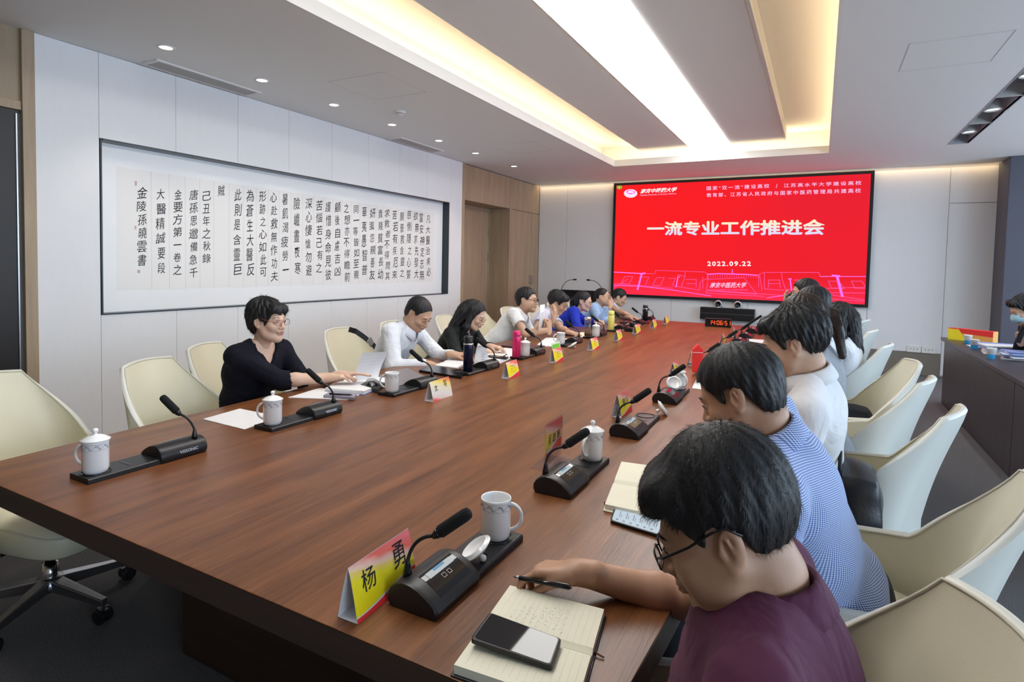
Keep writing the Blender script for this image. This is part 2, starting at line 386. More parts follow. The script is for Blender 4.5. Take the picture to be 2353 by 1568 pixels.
cov.box(TX0-c-.02, TX0-c, TY0-c, TY1+c, CH+.02, UZ).box(TX1+c, TX1+c+.02, TY0-c, TY1+c, CH+.02, UZ).box(TX0-c, TX1+c, TY1+c, TY1+c+.02, CH+.02, UZ).box(TX0-c, TX1+c, TY0-c-.02, TY0-c, CH+.02, UZ)
cov.build('cove_side', M_white, ceil)
LP0, LP1, LPY = -1.70, -1.17, 8.56
sl = MB()
sl.box(-2.42, LP0-.012, TY0, 8.64, SZ, UZ-.001).box(LP1+.012, -.49, TY0, 8.64, SZ, UZ-.001).box(LP0-.012, LP1+.012, LPY+.01, 8.64, SZ, UZ-.001)
slab = sl.build('dropped_panel', M_ceil, ceil)
MB().box(-.49, -.466, TY0, 8.64, SZ-.004, UZ-.002).build('edge_strip', M_white, ceil)
lt = thing('ceiling_light', 'long bright white light panel in the middle of the ceiling tray', 'ceiling light', ((LP0+LP1)/2, 4.4, SZ))
ml = M_frame = mat('lamp_frame', (.55, .54, .52), .5)
MB().box(LP0-.012-lt.location.x, LP0-lt.location.x, TY0-4.4, LPY+.01-4.4, -.006, .05).box(LP1-lt.location.x, LP1+.012-lt.location.x, TY0-4.4, LPY+.01-4.4, .0, .05).box(LP0-lt.location.x, LP1-lt.location.x, LPY-4.4, LPY+.01-4.4, 0, .05).build('frame', ml, lt)
MB().box(LP0-lt.location.x, LP1-lt.location.x, TY0-4.4, LPY-4.4, -.012, .02).build('diffuser', emis('panel_light', (1.0, .985, .95), LIGHT_PANEL), lt)
# downlights along the left
def downlight(loc, label):
    t = thing('downlight', label, 'ceiling light', loc, group='downlights along the left of the ceiling')
    MB().lathe([(.062, .0), (.062, -.004), (.045, -.006), (.043, .0)], 24, cap=False).build('trim_ring', M_white, t, smooth=True)
    MB().lathe([(.043, -.001), (.001, -.0012)], 24).build('lens', emis('downlight_lens', (1.0, .93, .80), 9.0), t)
    l = bpy.data.lights.new('downlight_lamp', 'SPOT'); l.energy = 16; l.color = (1, .88, .72); l.spot_size = math.radians(95); l.spot_blend = .6; l.shadow_soft_size = .04
    lo = bpy.data.objects.new('downlight_lamp', l); COL.objects.link(lo); lo.parent = t; lo.location = (0, 0, -.02)
    return t
names = ['nearest downlight, beside the long air grille', 'second downlight, at the far end of the long air grille', 'third downlight from the near end of the left row',
         'fourth downlight, beside the smoke detector', 'fifth downlight, beside the short air grille', 'sixth downlight, over the oak portal', 'farthest downlight, near the back corner']
for p, nm in zip([(380, 109), (602, 184), (771, 240), (903, 286), (1008, 323), (1091, 352), (1182, 382)], names):
    q = onz(*p, CH); downlight((-4.235, q.y, CH), nm)
q = onz(919, 256, CH)
sd = thing('smoke_detector', 'round white smoke detector on the ceiling', 'smoke detector', (q.x, q.y, CH))
MB().lathe([(.058, 0), (.056, -.018), (.040, -.022), (.038, -.036), (.001, -.038)], 24).build('housing', M_white, sd, smooth=True)
MB().lathe([(.0405, -.0225), (.0405, -.027)], 24, cap=False).build('slot_ring', M_groove, sd)
# air grilles
def grille(y0, y1, label):
    t = thing('air_grille', label, 'air vent', (-4.65, (y0+y1)/2, CH))
    L_ = (y1-y0)/2
    MB().box(-.11, -.085, -L_, L_, -.012, 0).box(.085, .11, -L_, L_, -.012, 0).box(-.085, .085, -L_, -L_+.03, -.012, 0).box(-.085, .085, L_-.03, L_, -.012, 0).build('frame', M_white, t, bevel=.002)
    MB().box(-.085, .085, -L_+.03, L_-.03, -.0015, -.0005).build('backing', M_groove, t)
    for k in range(6):
        x = -.072+k*.0288
        MB().add([(x-.005, -L_+.03, -.011), (x+.003, -L_+.03, -.004), (x+.005, -L_+.03, -.005), (x-.003, -L_+.03, -.012), (x-.005, L_-.03, -.011), (x+.003, L_-.03, -.004), (x+.005, L_-.03, -.005), (x-.003, L_-.03, -.012)],
                 [(0, 1, 2, 3), (4, 7, 6, 5), (0, 4, 5, 1), (1, 5, 6, 2), (2, 6, 7, 3), (3, 7, 4, 0)]).build('slat', M_frame, t)
grille(2.72, 3.68, 'long slatted air grille at the near left of the ceiling')
grille(5.70, 6.62, 'short-looking far slatted air grille above the calligraphy end')
# spotlight track in its slot
tr = thing('spotlight_track', 'recessed slot with bright spotlights at the right of the ceiling', 'ceiling light', ((SLX0+SLX1)/2, 6.4, CH))
MB().box(-.10, -.09, SLY0-6.4, SLY1-6.4, -.003, .12).box(.09, .10, SLY0-6.4, SLY1-6.4, -.003, .12).box(-.09, .09, SLY1-6.41, SLY1-6.4, -.003, .12).box(-.09, .09, SLY0-6.4, SLY0-6.39, -.003, .12).box(-.1, .1, SLY0-6.4, SLY1-6.4, .12, .13).build('slot_channel', mat('track_grey', (.45, .46, .50), .5), tr)
for y in (4.9, 5.95, 7.05, 8.05):
    MB().lathe([(.062, .10), (.07, .02), (.066, .012), (.056, .03)], 20, c=(0, y-6.4, 0)).build('lamp_head', M_white, tr, smooth=True)
    MB().lathe([(.052, .028), (.001, .027)], 20, c=(0, y-6.4, 0)).build('lens', emis('spot_lens', (.95, .98, 1), 22.0), tr)
    l = bpy.data.lights.new('spot_lamp', 'SPOT'); l.energy = 22; l.color = (.92, .96, 1); l.spot_size = math.radians(100); l.spot_blend = .7; l.shadow_soft_size = .05
    lo = bpy.data.objects.new('spot_lamp', l); COL.objects.link(lo); lo.parent = tr; lo.location = (0, y-6.4, .015)
for y in (5.45, 6.5, 7.55):
    MB().box(-.09, .09, y-6.4-.012, y-6.4+.012, .0, .11).build('divider', M_frame, tr)
# thin access hatches in the ceiling
M_hatch = mat('hatch_joint', (.60, .60, .60), .8)
def hatch(x0, x1, y0, y1, label):
    t = .004
    o = MB().box(x0, x1, y0, y0+t, CH-.0012, CH).box(x0, x1, y1-t, y1, CH-.0012, CH).box(x0, x0+t, y0, y1, CH-.0012, CH).box(x1-t, x1, y0, y1, CH-.0012, CH).build('ceiling_hatch', M_hatch)
    tag(o, label, 'hatch')
a = onz(2065, 165, CH); hatch(a.x, a.x+.55, a.y-.62, a.y, 'faint square access hatch at the right of the ceiling')
a = onz(1195, 352, CH); hatch(a.x-.1, a.x+.5, a.y-.6, a.y, 'faint square access hatch left of the ceiling tray')
a = onz(870, 200, CH); hatch(a.x-.3, a.x+.3, a.y-.3, a.y+.3, 'faint square access hatch by the smoke detector')
# sockets on the back wall
for k, x in enumerate((1.235, 1.415)):
    t = thing('wall_socket', ('left', 'right')[k]+' white socket plate low on the back wall', 'wall socket', (x, BY-.02, .375))
    MB().box(-.085, .085, -.012, 0, -.05, .05).build('plate', M_white, t, bevel=.004)
    for dx in (-.04, .0, .04): MB().box(dx-.004, dx+.004, -.0135, -.0115, -.008, .008).build('slot', M_groove, t)
# ================================================================== big screen on the back wall
S0 = ony(1410.6, 420.5, BY-.08); S1 = ony(2010.6, 391.8, BY-.08); S2 = ony(1994, 704.6, BY-.08)
sx0, sx1, sz0, sz1 = -3.315, .645, .945, 2.972
scr = thing('display_screen', 'large red presentation screen on the back wall', 'screen', (0, BY, 0))
fw = .045; yF = -.085
MB().box(sx0, sx1, yF+.03, -.021, sz0, sz1).build('housing', M_black, scr)
MB().box(sx0, sx0+fw, yF, yF+.03, sz0, sz1).box(sx1-fw, sx1, yF, yF+.03, sz0, sz1).box(sx0+fw, sx1-fw, yF, yF+.03, sz0, sz0+fw).box(sx0+fw, sx1-fw, yF, yF+.03, sz1-fw, sz1).build('frame', M_black, scr, bevel=.003)
# panel picture: red with softly darker folds
def screen_mat():
    m = bpy.data.materials.new('screen_red'); m.use_nodes = True; nt = m.node_tree; nt.nodes.clear(); N = nt.nodes.new; L = nt.links.new
    o = N('ShaderNodeOutputMaterial'); e = N('ShaderNodeEmission'); tc = N('ShaderNodeTexCoord'); sp = N('ShaderNodeSeparateXYZ'); L(tc.outputs['Object'], sp.inputs[0])
    n = N('ShaderNodeTexNoise'); n.inputs['Scale'].default_value = .55; n.inputs['Detail'].default_value = 1; L(tc.outputs['Object'], n.inputs['Vector'])
    mr = N('ShaderNodeMapRange'); mr.inputs['From Min'].default_value = sx0; mr.inputs['From Max'].default_value = sx1; mr.inputs['To Min'].default_value = .62; mr.inputs['To Max'].default_value = .25
    L(sp.outputs['X'], mr.inputs[0])
    ad = N('ShaderNodeMath'); ad.operation = 'MULTIPLY_ADD'; L(n.outputs['Fac'], ad.inputs[0]); ad.inputs[1].default_value = .5; L(mr.outputs[0], ad.inputs[2])
    r = N('ShaderNodeValToRGB'); el = r.color_ramp.elements; el[0].position = .35; el[0].color = (.60, .014, .030, 1); el[1].position = .95; el[1].color = (.80, .011, .011, 1)
    L(ad.outputs[0], r.inputs[0])
    # pink glow towards the ground line of the drawing
    mz = N('ShaderNodeMapRange'); mz.inputs['From Min'].default_value = sz0; mz.inputs['From Max'].default_value = sz0+.42; mz.inputs['To Min'].default_value = .45; mz.inputs['To Max'].default_value = 0; L(sp.outputs['Z'], mz.inputs[0])
    mx = N('ShaderNodeMixRGB'); mx.inputs[2].default_value = (.90, .04, .12, 1); L(mz.outputs[0], mx.inputs[0]); L(r.outputs[0], mx.inputs[1])
    L(mx.outputs[0], e.inputs[0]); e.inputs[1].default_value = 1.12; L(e.outputs[0], o.inputs[0]); return m
MB().box(sx0+fw, sx1-fw, yF+.012, yF+.03, sz0+fw, sz1-fw).build('picture', screen_mat(), scr)
def SP(px, py, d=0.0):      # point of the photograph on the picture plane, in screen coordinates
    p = ony(px, py, BY+yF+.0085-d); return Vector((p.x, p.y-BY, p.z))
def SR(x0, y0, x1, y1, x2, y2): return SP(x0, y0), SP(x1, y1), SP(x2, y2)
# title: cream at its top to lavender at its foot
def grad_emis(name, z0, z1, c0, c1, s):
    m = bpy.data.materials.new(name); m.use_nodes = True; nt = m.node_tree; nt.nodes.clear(); N = nt.nodes.new; L = nt.links.new
    o = N('ShaderNodeOutputMaterial'); e = N('ShaderNodeEmission'); tc = N('ShaderNodeTexCoord'); sp = N('ShaderNodeSeparateXYZ'); L(tc.outputs['Object'], sp.inputs[0])
    mr = N('ShaderNodeMapRange'); mr.inputs['From Min'].default_value = z0; mr.inputs['From Max'].default_value = z1; L(sp.outputs['Z'], mr.inputs[0])
    mx = N('ShaderNodeMixRGB'); L(mr.outputs[0], mx.inputs[0]); mx.inputs[1].default_value = (*c0, 1); mx.inputs[2].default_value = (*c1, 1)
    L(mx.outputs[0], e.inputs[0]); e.inputs[1].default_value = s; L(e.outputs[0], o.inputs[0]); return m
def crop3(x, y): return 1400+x/3.6766, 380+y/3.6766
def SC3(x, y, d=0): return SP(*crop3(x, y), d)
mb = MB(); text_fit(mb, '一流专业工作推进会', SC3(322, 592), SC3(1818, 592-5), SC3(322, 452+28), offset=.010)
n0 = len(mb.V); V0 = list(mb.V); F0 = list(mb.F)
for k_, (dx_, dz_) in enumerate(((.007, 0), (-.007, 0), (0, .006), (0, -.006))): mb.add([(v[0]+dx_, v[1]-.0004*(k_+1), v[2]+dz_) for v in V0], F0)
zt = [v[2] for v in mb.V]
mb.build('title_writing', grad_emis('title_glow', min(zt), max(zt), (.62, .60, .88), (.88, .80, .48), 1.0), scr)
E_lav = emis('lavender_glow', (.82, .55, .86), 1.0); E_wh = emis('white_glow', (.85, .78, .80), 1.0); E_pink = emis('pink_line', (.92, .10, .40), 1.0); E_mag = emis('magenta_line', (.88, .16, .85), 1.0)
for (tx, a, b, c) in (('国家“双一流”建设高校', (823, 212), (1352, 192), (823, 178)), ('/', (1408, 192), (1420, 192), (1408, 158)), ('江苏高水平大学建设高校', (1475, 188), (2130, 165), (1475, 155)), ('教育部、江苏省人民政府与国家中医药管理局共建高校', (823, 270), (2126, 232), (823, 236))):
    mb = MB(); text_fit(mb, tx, SC3(*a), SC3(*b), SC3(*c), offset=.006, space=1.38); mb.build('slogan_writing', E_lav, scr)
mb = MB(); text_fit(mb, '2022.09.22', SC3(828, 853), SC3(1197, 853), SC3(828, 812), offset=.03, space=1.25); mb.build('date_writing', E_wh, scr)
mb = MB(); text_fit(mb, '南京中医药大学', SC3(262, 240), SC3(568, 224), SC3(268, 200), offset=.03, shear=.25); mb.build('school_name_writing', E_wh, scr)
mb = MB(); text_fit(mb, 'Nanjing University of Chinese Medicine', SC3(262, 262), SC3(566, 247), SC3(262, 248)); mb.build('school_name_writing', E_lav, scr)
mb = MB(); text_fit(mb, '南京中医药大学', SC3(850, 1036), SC3(1155, 1036), SC3(856, 990), offset=.015, shear=.25); mb.build('gate_writing', E_lav, scr)
mb = MB(); text_fit(mb, 'NANJING UNIVERSITY OF CHINESE MEDICINE', SC3(835, 1064), SC3(1172, 1064), SC3(835, 1048)); mb.build('gate_writing', E_pink, scr)
# emblem: white scalloped oval with a magenta picture field
def oval(cx_, cy_, rx, ry, n=48, wob=0, nw=14, d=0):
    return [SC3(cx_+rx*(1+wob*math.cos(nw*2*PI*k/n))*math.cos(2*PI*k/n), cy_-ry*(1+wob*math.cos(nw*2*PI*k/n))*math.sin(2*PI*k/n), d) for k in range(n)]
mb = MB(); mb.add(oval(180, 238, 56, 36, 84, .03), [tuple(range(84))]); mb.build('emblem', E_wh, scr)
mb = MB(); mb.add(oval(181, 226, 38, 20, d=.001), [tuple(range(48))]); mb.build('emblem_field', E_mag, scr)
mb = MB()
mb.add([SC3(150, 235, .002), SC3(172, 212, .002), SC3(196, 222, .002), SC3(212, 238, .002), SC3(180, 232, .002)], [(0, 1, 2, 3, 4)])
mb.add([SC3(182, 214, .002), SC3(206, 208, .002), SC3(216, 220, .002), SC3(200, 218, .002)], [(0, 1, 2, 3)])
mb.build('emblem_mountain', E_wh, scr)
mb = MB()
for k in range(9):
    a = PI*(1.12+.76*k/8); x = 180+47*math.cos(a); y = 238-29*math.sin(a)
    mb.add([SC3(x-2.5, y-3, .001), SC3(x+2.5, y-3, .001), SC3(x+2.5, y+3, .001), SC3(x-2.5, y+3, .001)], [(0, 1, 2, 3)])
mb.build('emblem_marks', E_mag, scr)
mb = MB(); mb.add(oval(86, 184, 23, 20, 24), [tuple(range(24))]); mb.build('round_marker', emis('green_marker', (.30, .36, .03), 1), scr)
mb = MB(); mb.add([SC3(80, 178, .002), SC3(92, 186, .002), SC3(84, 194, .002)], [(0, 1, 2)]); mb.build('pointer', E_wh, scr)
def line(mb, pts, w):
    for (a, b) in zip(pts[:-1], pts[1:]):
        A = SC3(*a, .001); B = SC3(*b, .001); t = (B-A); 
        if t.length < 1e-6: continue
        n_ = Vector((-t.z, 0, t.x)).normalized()*(w/2); mb.add([A-n_, B-n_, B+n_, A+n_], [(0, 1, 2, 3)])
thin = MB()
for pts in ([(35, 900), (380, 918)], [(385, 918), (392, 888), (640, 896), (800, 902), (828, 915), (828, 955), (770, 985), (762, 1055), (545, 1020)], [(640, 896), (640, 940), (580, 925), (575, 940)],
            [(640, 940), (610, 1025)], [(645, 965), (735, 965), (735, 1030)], [(655, 1000), (735, 1000)], [(790, 945), (790, 1040)], [(1262, 1030), (1262, 925), (1300, 906), (1770, 906), (1782, 940)],
            [(1310, 910), (1310, 1045), (1520, 1060)], [(1455, 908), (1460, 960), (1490, 1050)], [(1345, 970), (1440, 970), (1445, 1035)], [(1345, 1000), (1442, 1000)], [(1345, 970), (1345, 1030)],
            [(825, 965), (1140, 950), (1245, 1090), (830, 1060)], [(835, 950), (820, 1080), (1310, 1108)], [(30, 1000), (540, 1040)], [(1270, 925), (1290, 1050), (1285, 1055)],
            [(130, 940), (200, 940), (170, 1000), (100, 1000), (130, 940)], [(250, 945), (335, 945), (305, 1010)], [(400, 950), (465, 950), (430, 1018), (365, 1015), (400, 950)], [(500, 955), (560, 955), (530, 1020)],
            [(1560, 970), (1640, 970), (1680, 1040)], [(1705, 975), (1740, 975), (1770, 1040)], [(1850, 980), (1940, 980), (1985, 1042), (1880, 1040), (1850, 980)], [(2045, 980), (2135, 980), (2175, 1040), (2075, 1040), (2045, 980)],
            [(1500, 1050), (2175, 1030)], [(1500, 1075), (2170, 1080)], [(1640, 1060), (2170, 1140)], [(900, 1060), (2165, 1150)], [(30, 1040), (160, 960)]):
    line(thin, pts, .0075)
for k in range(22): line(thin, [(835+k*20, 928-8*math.sin(k/21*PI)), (838+k*20, 955-6*math.sin(k/21*PI))], .005)
thin.build('line_drawing', E_pink, scr)
thick = MB()
line(thick, [(30, 903), (280, 916)], .014); line(thick, [(258, 918), (306, 912)], .028); line(thick, [(275, 915), (238, 1055)], .030)
line(thick, [(575, 945), (598, 941)], .014); line(thick, [(580, 945), (565, 1030)], .018); line(thick, [(1510, 960), (1542, 960)], .014); line(thick, [(1528, 960), (1540, 1060)], .018)
line(thick, [(1880, 932), (1950, 938)], .030); line(thick, [(1925, 940), (1970, 1112)], .036); line(thick, [(1780, 940), (2175, 940)], .010)
line(thick, [(825, 922), (920, 916), (1150, 922), (1255, 930)], .016); line(thick, [(30, 1015), (260, 1022), (540, 1055), (860, 1105)], .010); line(thick, [(1040, 880), (1040, 915)], .012); line(thick, [(1330, 1120), (1560, 1090)], .010)
thick.build('line_drawing', E_mag, scr)
rd = thing('camera_bar', 'black video bar on the wall under the screen', 'video bar', (0, BY, 0))
b0 = ony(1609, 704, BY-.14); b1 = ony(1733, 738, BY-.14)
bx0, bx1, bz0, bz1 = b0.x, b1.x, .635, .835
MB().box(bx0, bx1, -.14, -.021, bz0, bz1).build('body', M_black, rd, bevel=.006)
MB().box(bx0+.004, bx1-.004, -.143, -.139, bz0+.10, bz0+.106).build('groove', M_groove, rd)
for i, px in enumerate((1650, 1695)):
    x = ony(px, 695, BY-.1).x
    t = thing('video_camera', ('left', 'right')[i]+' white round camera on top of the black video bar', 'camera', (x, BY-.085, bz1), rot=(0, 0, .15))
    MB().lathe([(.035, 0), (.03, .02)], 16).build('foot', M_white, t)
    MB().lathe([(.002, -.052), (.035, -.045), (.055, -.02), (.06, .0), (.055, .025), (.046, .035)], 24, c=(0, 0, .062), M=Matrix.Rotation(PI/2, 4, 'X')).build('head', M_white, t, smooth=True)
    MB().lathe([(.046, .033), (.043, .052), (.036, .054), (.02, .045), (.001, .044)], 24, c=(0, 0, .062), M=Matrix.Rotation(PI/2, 4, 'X')).build('lens', M_blackgl, t, smooth=True)
# ================================================================== framed calligraphy on the left wall
cy0, cy1, cz0, cz1 = 2.443, 7.157, 1.026, 2.365
fr = thing('calligraphy_frame', 'long framed scroll of black brush calligraphy on the left wall', 'framed calligraphy', (LX, 0, 0))
M_cfr = mat('dark_frame', (.030, .040, .050), .3)
d0, d1 = -.112, .006
MB().box(d0, d1, cy0, cy0+.011, cz0, cz1).build('frame_side', M_cfr, fr); MB().box(d0, d1, cy1-.011, cy1, cz0, cz1).build('frame_side', M_cfr, fr)
MB().box(d0, d1, cy0+.018, cy1-.018, cz1-.014, cz1).build('frame_rail', M_cfr, fr); MB().box(d0, d1, cy0+.018, cy1-.018, cz0, cz0+.010).build('frame_rail', M_cfr, fr)
MB().box(d0, -.0995, cy0+.018, cy1-.018, cz0+.010, cz1-.014).build('mount', mat('mount_paper', (.90, .91, .92), .6), fr)
# paper field
MD = -.0975
def CP(px, py): p = onx(px, py, LX+MD); return Vector((MD, p.y, p.z))
def crop5(x, y): return 220+x/2.8012, 300+y/2.8012
A = CP(*crop5(140, 1030)); B = CP(*crop5(2170, 985)); py0, py1 = A.y, B.y; pz0, pz1 = A.z, CP(*crop5(140, 232)).z
MB().box(-.0995, -.0985, py0, py1, pz0, pz1).build('scroll_paper', mat('scroll_paper', (.87, .855, .835), .75), fr)
cols = [("凡大醫治病必", 2140, 540, 945), ("當安神定志無", 2097, 525, 970), ("欲無求先發大", 2062, 515, 962), ("慈惻隱之心誓", 2016, 505, 965), ("願普救含靈之", 1972, 520, 955), ("苦若有疾厄來", 1925, 505, 968),
        ("求救者不得問其", 1876, 500, 972), ("貴賤貧富長幼", 1832, 500, 965), ("妍蚩怨親善友", 1780, 495, 970), ("華夷愚智普", 1728, 480, 945), ("同一等皆如至親", 1675, 475, 965), ("之想亦不得瞻前", 1615, 465, 980),
        ("顧後自慮吉凶", 1555, 455, 950), ("護惜身命見彼", 1498, 450, 975), ("苦惱若己有之", 1438, 445, 925), ("深心悽愴勿避", 1368, 430, 945), ("險巇晝夜寒", 1296, 420, 940), ("暑飢渴疲勞一", 1218, 400, 945),
        ("心赴救無作功夫", 1146, 390, 985), ("形跡之心如此可", 1075, 385, 955), ("為蒼生大醫反", 992, 375, 945), ("此則是含靈巨", 910, 370, 945), ("賊", 808, 345, 435), ("己丑年之秋錄", 714, 385, 865),
        ("唐孫思邈備急千", 626, 375, 960), ("金要方第一卷之", 528, 375, 940), ("大醫精誠要段", 418, 365, 935), ("金陵孫曉雲書", 298, 360, 880)]
rs = random.Random(3)
for (s, x, y0, y1) in cols:
    n = len(s); top = y0; H = (y1-y0)
    wpx = 64 - (x-300)/1840*36; wr_ink = MB()
    for i, ch in enumerate(s):
        c0 = top+H*i/n; c1 = top+H*(i+1)/n; hh = (c1-c0)*rs.uniform(.70, .86); mid = (c0+c1)/2; w = wpx*rs.uniform(.74, 1.02)
        if ch in '一': hh *= .12
        sk = rs.uniform(.0, .12)*w; dx = rs.uniform(-4, 4)
        text_fit(wr_ink, ch, CP(*crop5(x+dx-w/2, mid+hh/2)), CP(*crop5(x+dx+w/2, mid+hh/2-w*rs.uniform(.06, .15))), CP(*crop5(x+dx-w/2+sk, mid-hh/2)), offset=rs.uniform(.0, .004))
    wr_ink.build('calligraphy_column', M_ink, fr)
seal = MB()
for (x, y, w, h_) in ((258, 340, 12, 30), (256, 625, 10, 24), (277, 908, 16, 20)):
    a = CP(*crop5(x-w/2, y+h_/2)); b = CP(*crop5(x+w/2, y+h_/2)); c_ = CP(*crop5(x-w/2, y-h_/2)); seal.add([a, b, b+(c_-a), c_], [(0, 1, 2, 3)])
seal.build('seal_print', mat('faded_seal', (.55, .40, .36), .7), fr)
rule = MB(); prev = None
xs = [c[1] for c in cols]
for a_, b_ in zip(xs[:-1], xs[1:]):
    y = CP(*crop5((a_+b_)/2, 500)).y; rule.box(-.0985, -.0981, y-.0012, y+.0012, pz0, pz1)
rule.build('ruled_lines', mat('pale_rule', (.62, .61, .58), .8), fr)
# ================================================================== conference table
TZ = .75; TCX = -1.385; TYA, TYB = .835, 8.10
def t_half(y): u = (y-4.47)/3.64; return 1.115+.10*(1-u*u)
tb = thing('conference_table', 'long walnut conference table running towards the screen', 'table', (TCX, 4.47, 0))
def top_slab(y0, y1, inset, z0, z1, n=14):
    ys = [y0+(y1-y0)*k/n for k in range(n+1)]
    L = [(-(t_half(y)-inset), y-4.47) for y in ys]; Rr_ = [((t_half(y)-inset), y-4.47) for y in ys]
    loop = L+Rr_[::-1]
    return MB().prism(loop, z0, z1, 'Z')
JY = 3.40
top_slab(TYA, JY-.001, 0, TZ-.003, TZ).build('top_board', M_walnut, tb, bevel=.0015)
top_slab(JY+.001, 5.80, 0, TZ-.003, TZ).build('top_board', M_walnut, tb, bevel=.0015)
top_slab(5.802, TYB, 0, TZ-.003, TZ).build('top_board', M_walnut, tb, bevel=.0015)
top_slab(TYA, TYB, .0, TZ-.070, TZ-.0032).build('edge_band', M_walnutdk, tb, bevel=.002)
for (ya, yb) in ((1.30, 1.80), (4.2, 4.8), (7.1, 7.6)):
    MB().box(-.65, .65, ya-4.47, yb-4.47, 0, TZ-.073).build('pedestal', M_walnutdk, tb, bevel=.004)
MB().box(-.02, .02, 1.8-4.47, 7.1-4.47, .05, .55).build('modesty_panel', M_walnutdk, tb)
# desk at the right
dk = thing('side_desk', 'dark wooden side desk at the right with papers on it', 'desk', (1.6, 6.0, 0))
MB().box(-.36, .14, -2.6, 2.24, .715, .75).build('desk_top', M_desk, dk, bevel=.003)
MB().box(-.33, .11, 1.45, 2.20, 0, .714).build('end_panel', M_desk, dk, bevel=.003)
MB().box(-.335, -.30, -.55, 1.44, 0, .714).build('front_panel', M_desk, dk, bevel=.002)
MB().box(-.335, -.30, -2.55, -.56, 0, .714).build('front_panel', M_desk, dk, bevel=.002)
MB().box(-.29, .11, -2.58, -2.54, 0, .714).build('end_panel', M_desk, dk)

# ================================================================== conference chairs
def chair_shell(thick=.024):
    """upholstered shell: tall back that sweeps forward into low arms; seat faces +Y"""
    NS, NV = 72, 14
    b = .195; rc = .105; arc = rc*PI/2; arm = .34; S = b+arc+arm
    def path(s):
        a = abs(s); sg = 1 if s >= 0 else -1
        if a <= b: return sg*a, -.27-.03*(1-(a/b)**2), 0.0
        if a <= b+arc:
            w = (a-b)/rc; return sg*(b+rc*math.sin(w)), -.27+rc*(1-math.cos(w)), w/(PI/2)
        return sg*(b+rc+ (a-b-arc)*.04), -.27+rc+(a-b-arc), 1.0
    def top(s):
        a = abs(s)
        k0, k1, k2 = b*1.0, b+arc*1.25, S
        if a < k0: return .95-.010*(a/k0)**2
        if a < k1:
            t = (a-k0)/(k1-k0); return .94-(.94-.635)*(t**.95)
        t = (a-k1)/(k2-k1); return .635-.045*t-.05*max(0, (t-.8)/.2)**2
    P = []; rimt = []
    for i in range(NS+1):
        s = -S+2*S*i/NS; x, y, w = path(s); T = top(s); row = []
        B0 = .385 if w < 1 else .385
        for j in range(NV+1):
            z = B0+(T-B0)*j/NV
            hgt = max(0, z-.58)
            nx = x*(1-.13*min(1, hgt/.37)); ny = y-.26*max(0, z-.45)*(1-w*.55)
            bulge = .015*math.sin(PI*min(1, max(0, (z-.4)/.5)))*(1-w)
            row.append(Vector((nx, ny+bulge, z)))
        P.append(row)
    # normals by finite differences
    def nrm(i, j):
        a = P[min(i+1, NS)][j]-P[max(i-1, 0)][j]; c_ = P[i][min(j+1, NV)]-P[i][max(j-1, 0)]
        n = a.cross(c_); return n.normalized() if n.length > 1e-9 else Vector((0, 0, 1))
    inner = [[P[i][j]-nrm(i, j)*(thick/2) for j in range(NV+1)] for i in range(NS+1)]
    outer = [[P[i][j]+nrm(i, j)*(thick/2) for j in range(NV+1)] for i in range(NS+1)]
    mi = MB(); mi.grid(inner)
    mo = MB(); nu = NS+1; nv = NV+1
    for r in outer: mo.V += [tuple(v) for v in r]
    mo.F += [(i*nv+j, (i+1)*nv+j, (i+1)*nv+j+1, i*nv+j+1) for i in range(NS) for j in range(NV)]
    # rounded rim joining both skins
    border = [(0, j) for j in range(NV)]+[(i, NV) for i in range(NS)]+[(NS, j) for j in range(NV, 0, -1)]+[(i, 0) for i in range(NS, 0, -1)]
    rim = MB(); rows = []
    for (i, j) in border+[border[0]]:
        a = inner[i][j]; c_ = outer[i][j]; m = P[i][j]
        ctr = Vector((0, -.05, .6)); 
        if j == NV and 0 < i < NS: out = (P[i][NV]-P[i][NV-1]).normalized()
        elif j == 0 and 0 < i < NS: out = Vector((0, 0, -1))
        else: out = (P[i][j]-P[min(max(i+(1 if i == 0 else -1), 0), NS)][j]).normalized()
        rows.append([a, a.lerp(c_, .25)+out*thick*.28, m+out*thick*.42, a.lerp(c_, .75)+out*thick*.28, c_])
    rim.grid(rows)
    seam = [inner[0][j]*1 for j in range(NV)]+[inner[i][NV]*1 for i in range(NS)]+[inner[NS][j]*1 for j in range(NV, -1, -1)]
    return mi, mo, rim, seam, inner
CH_PROTO = None
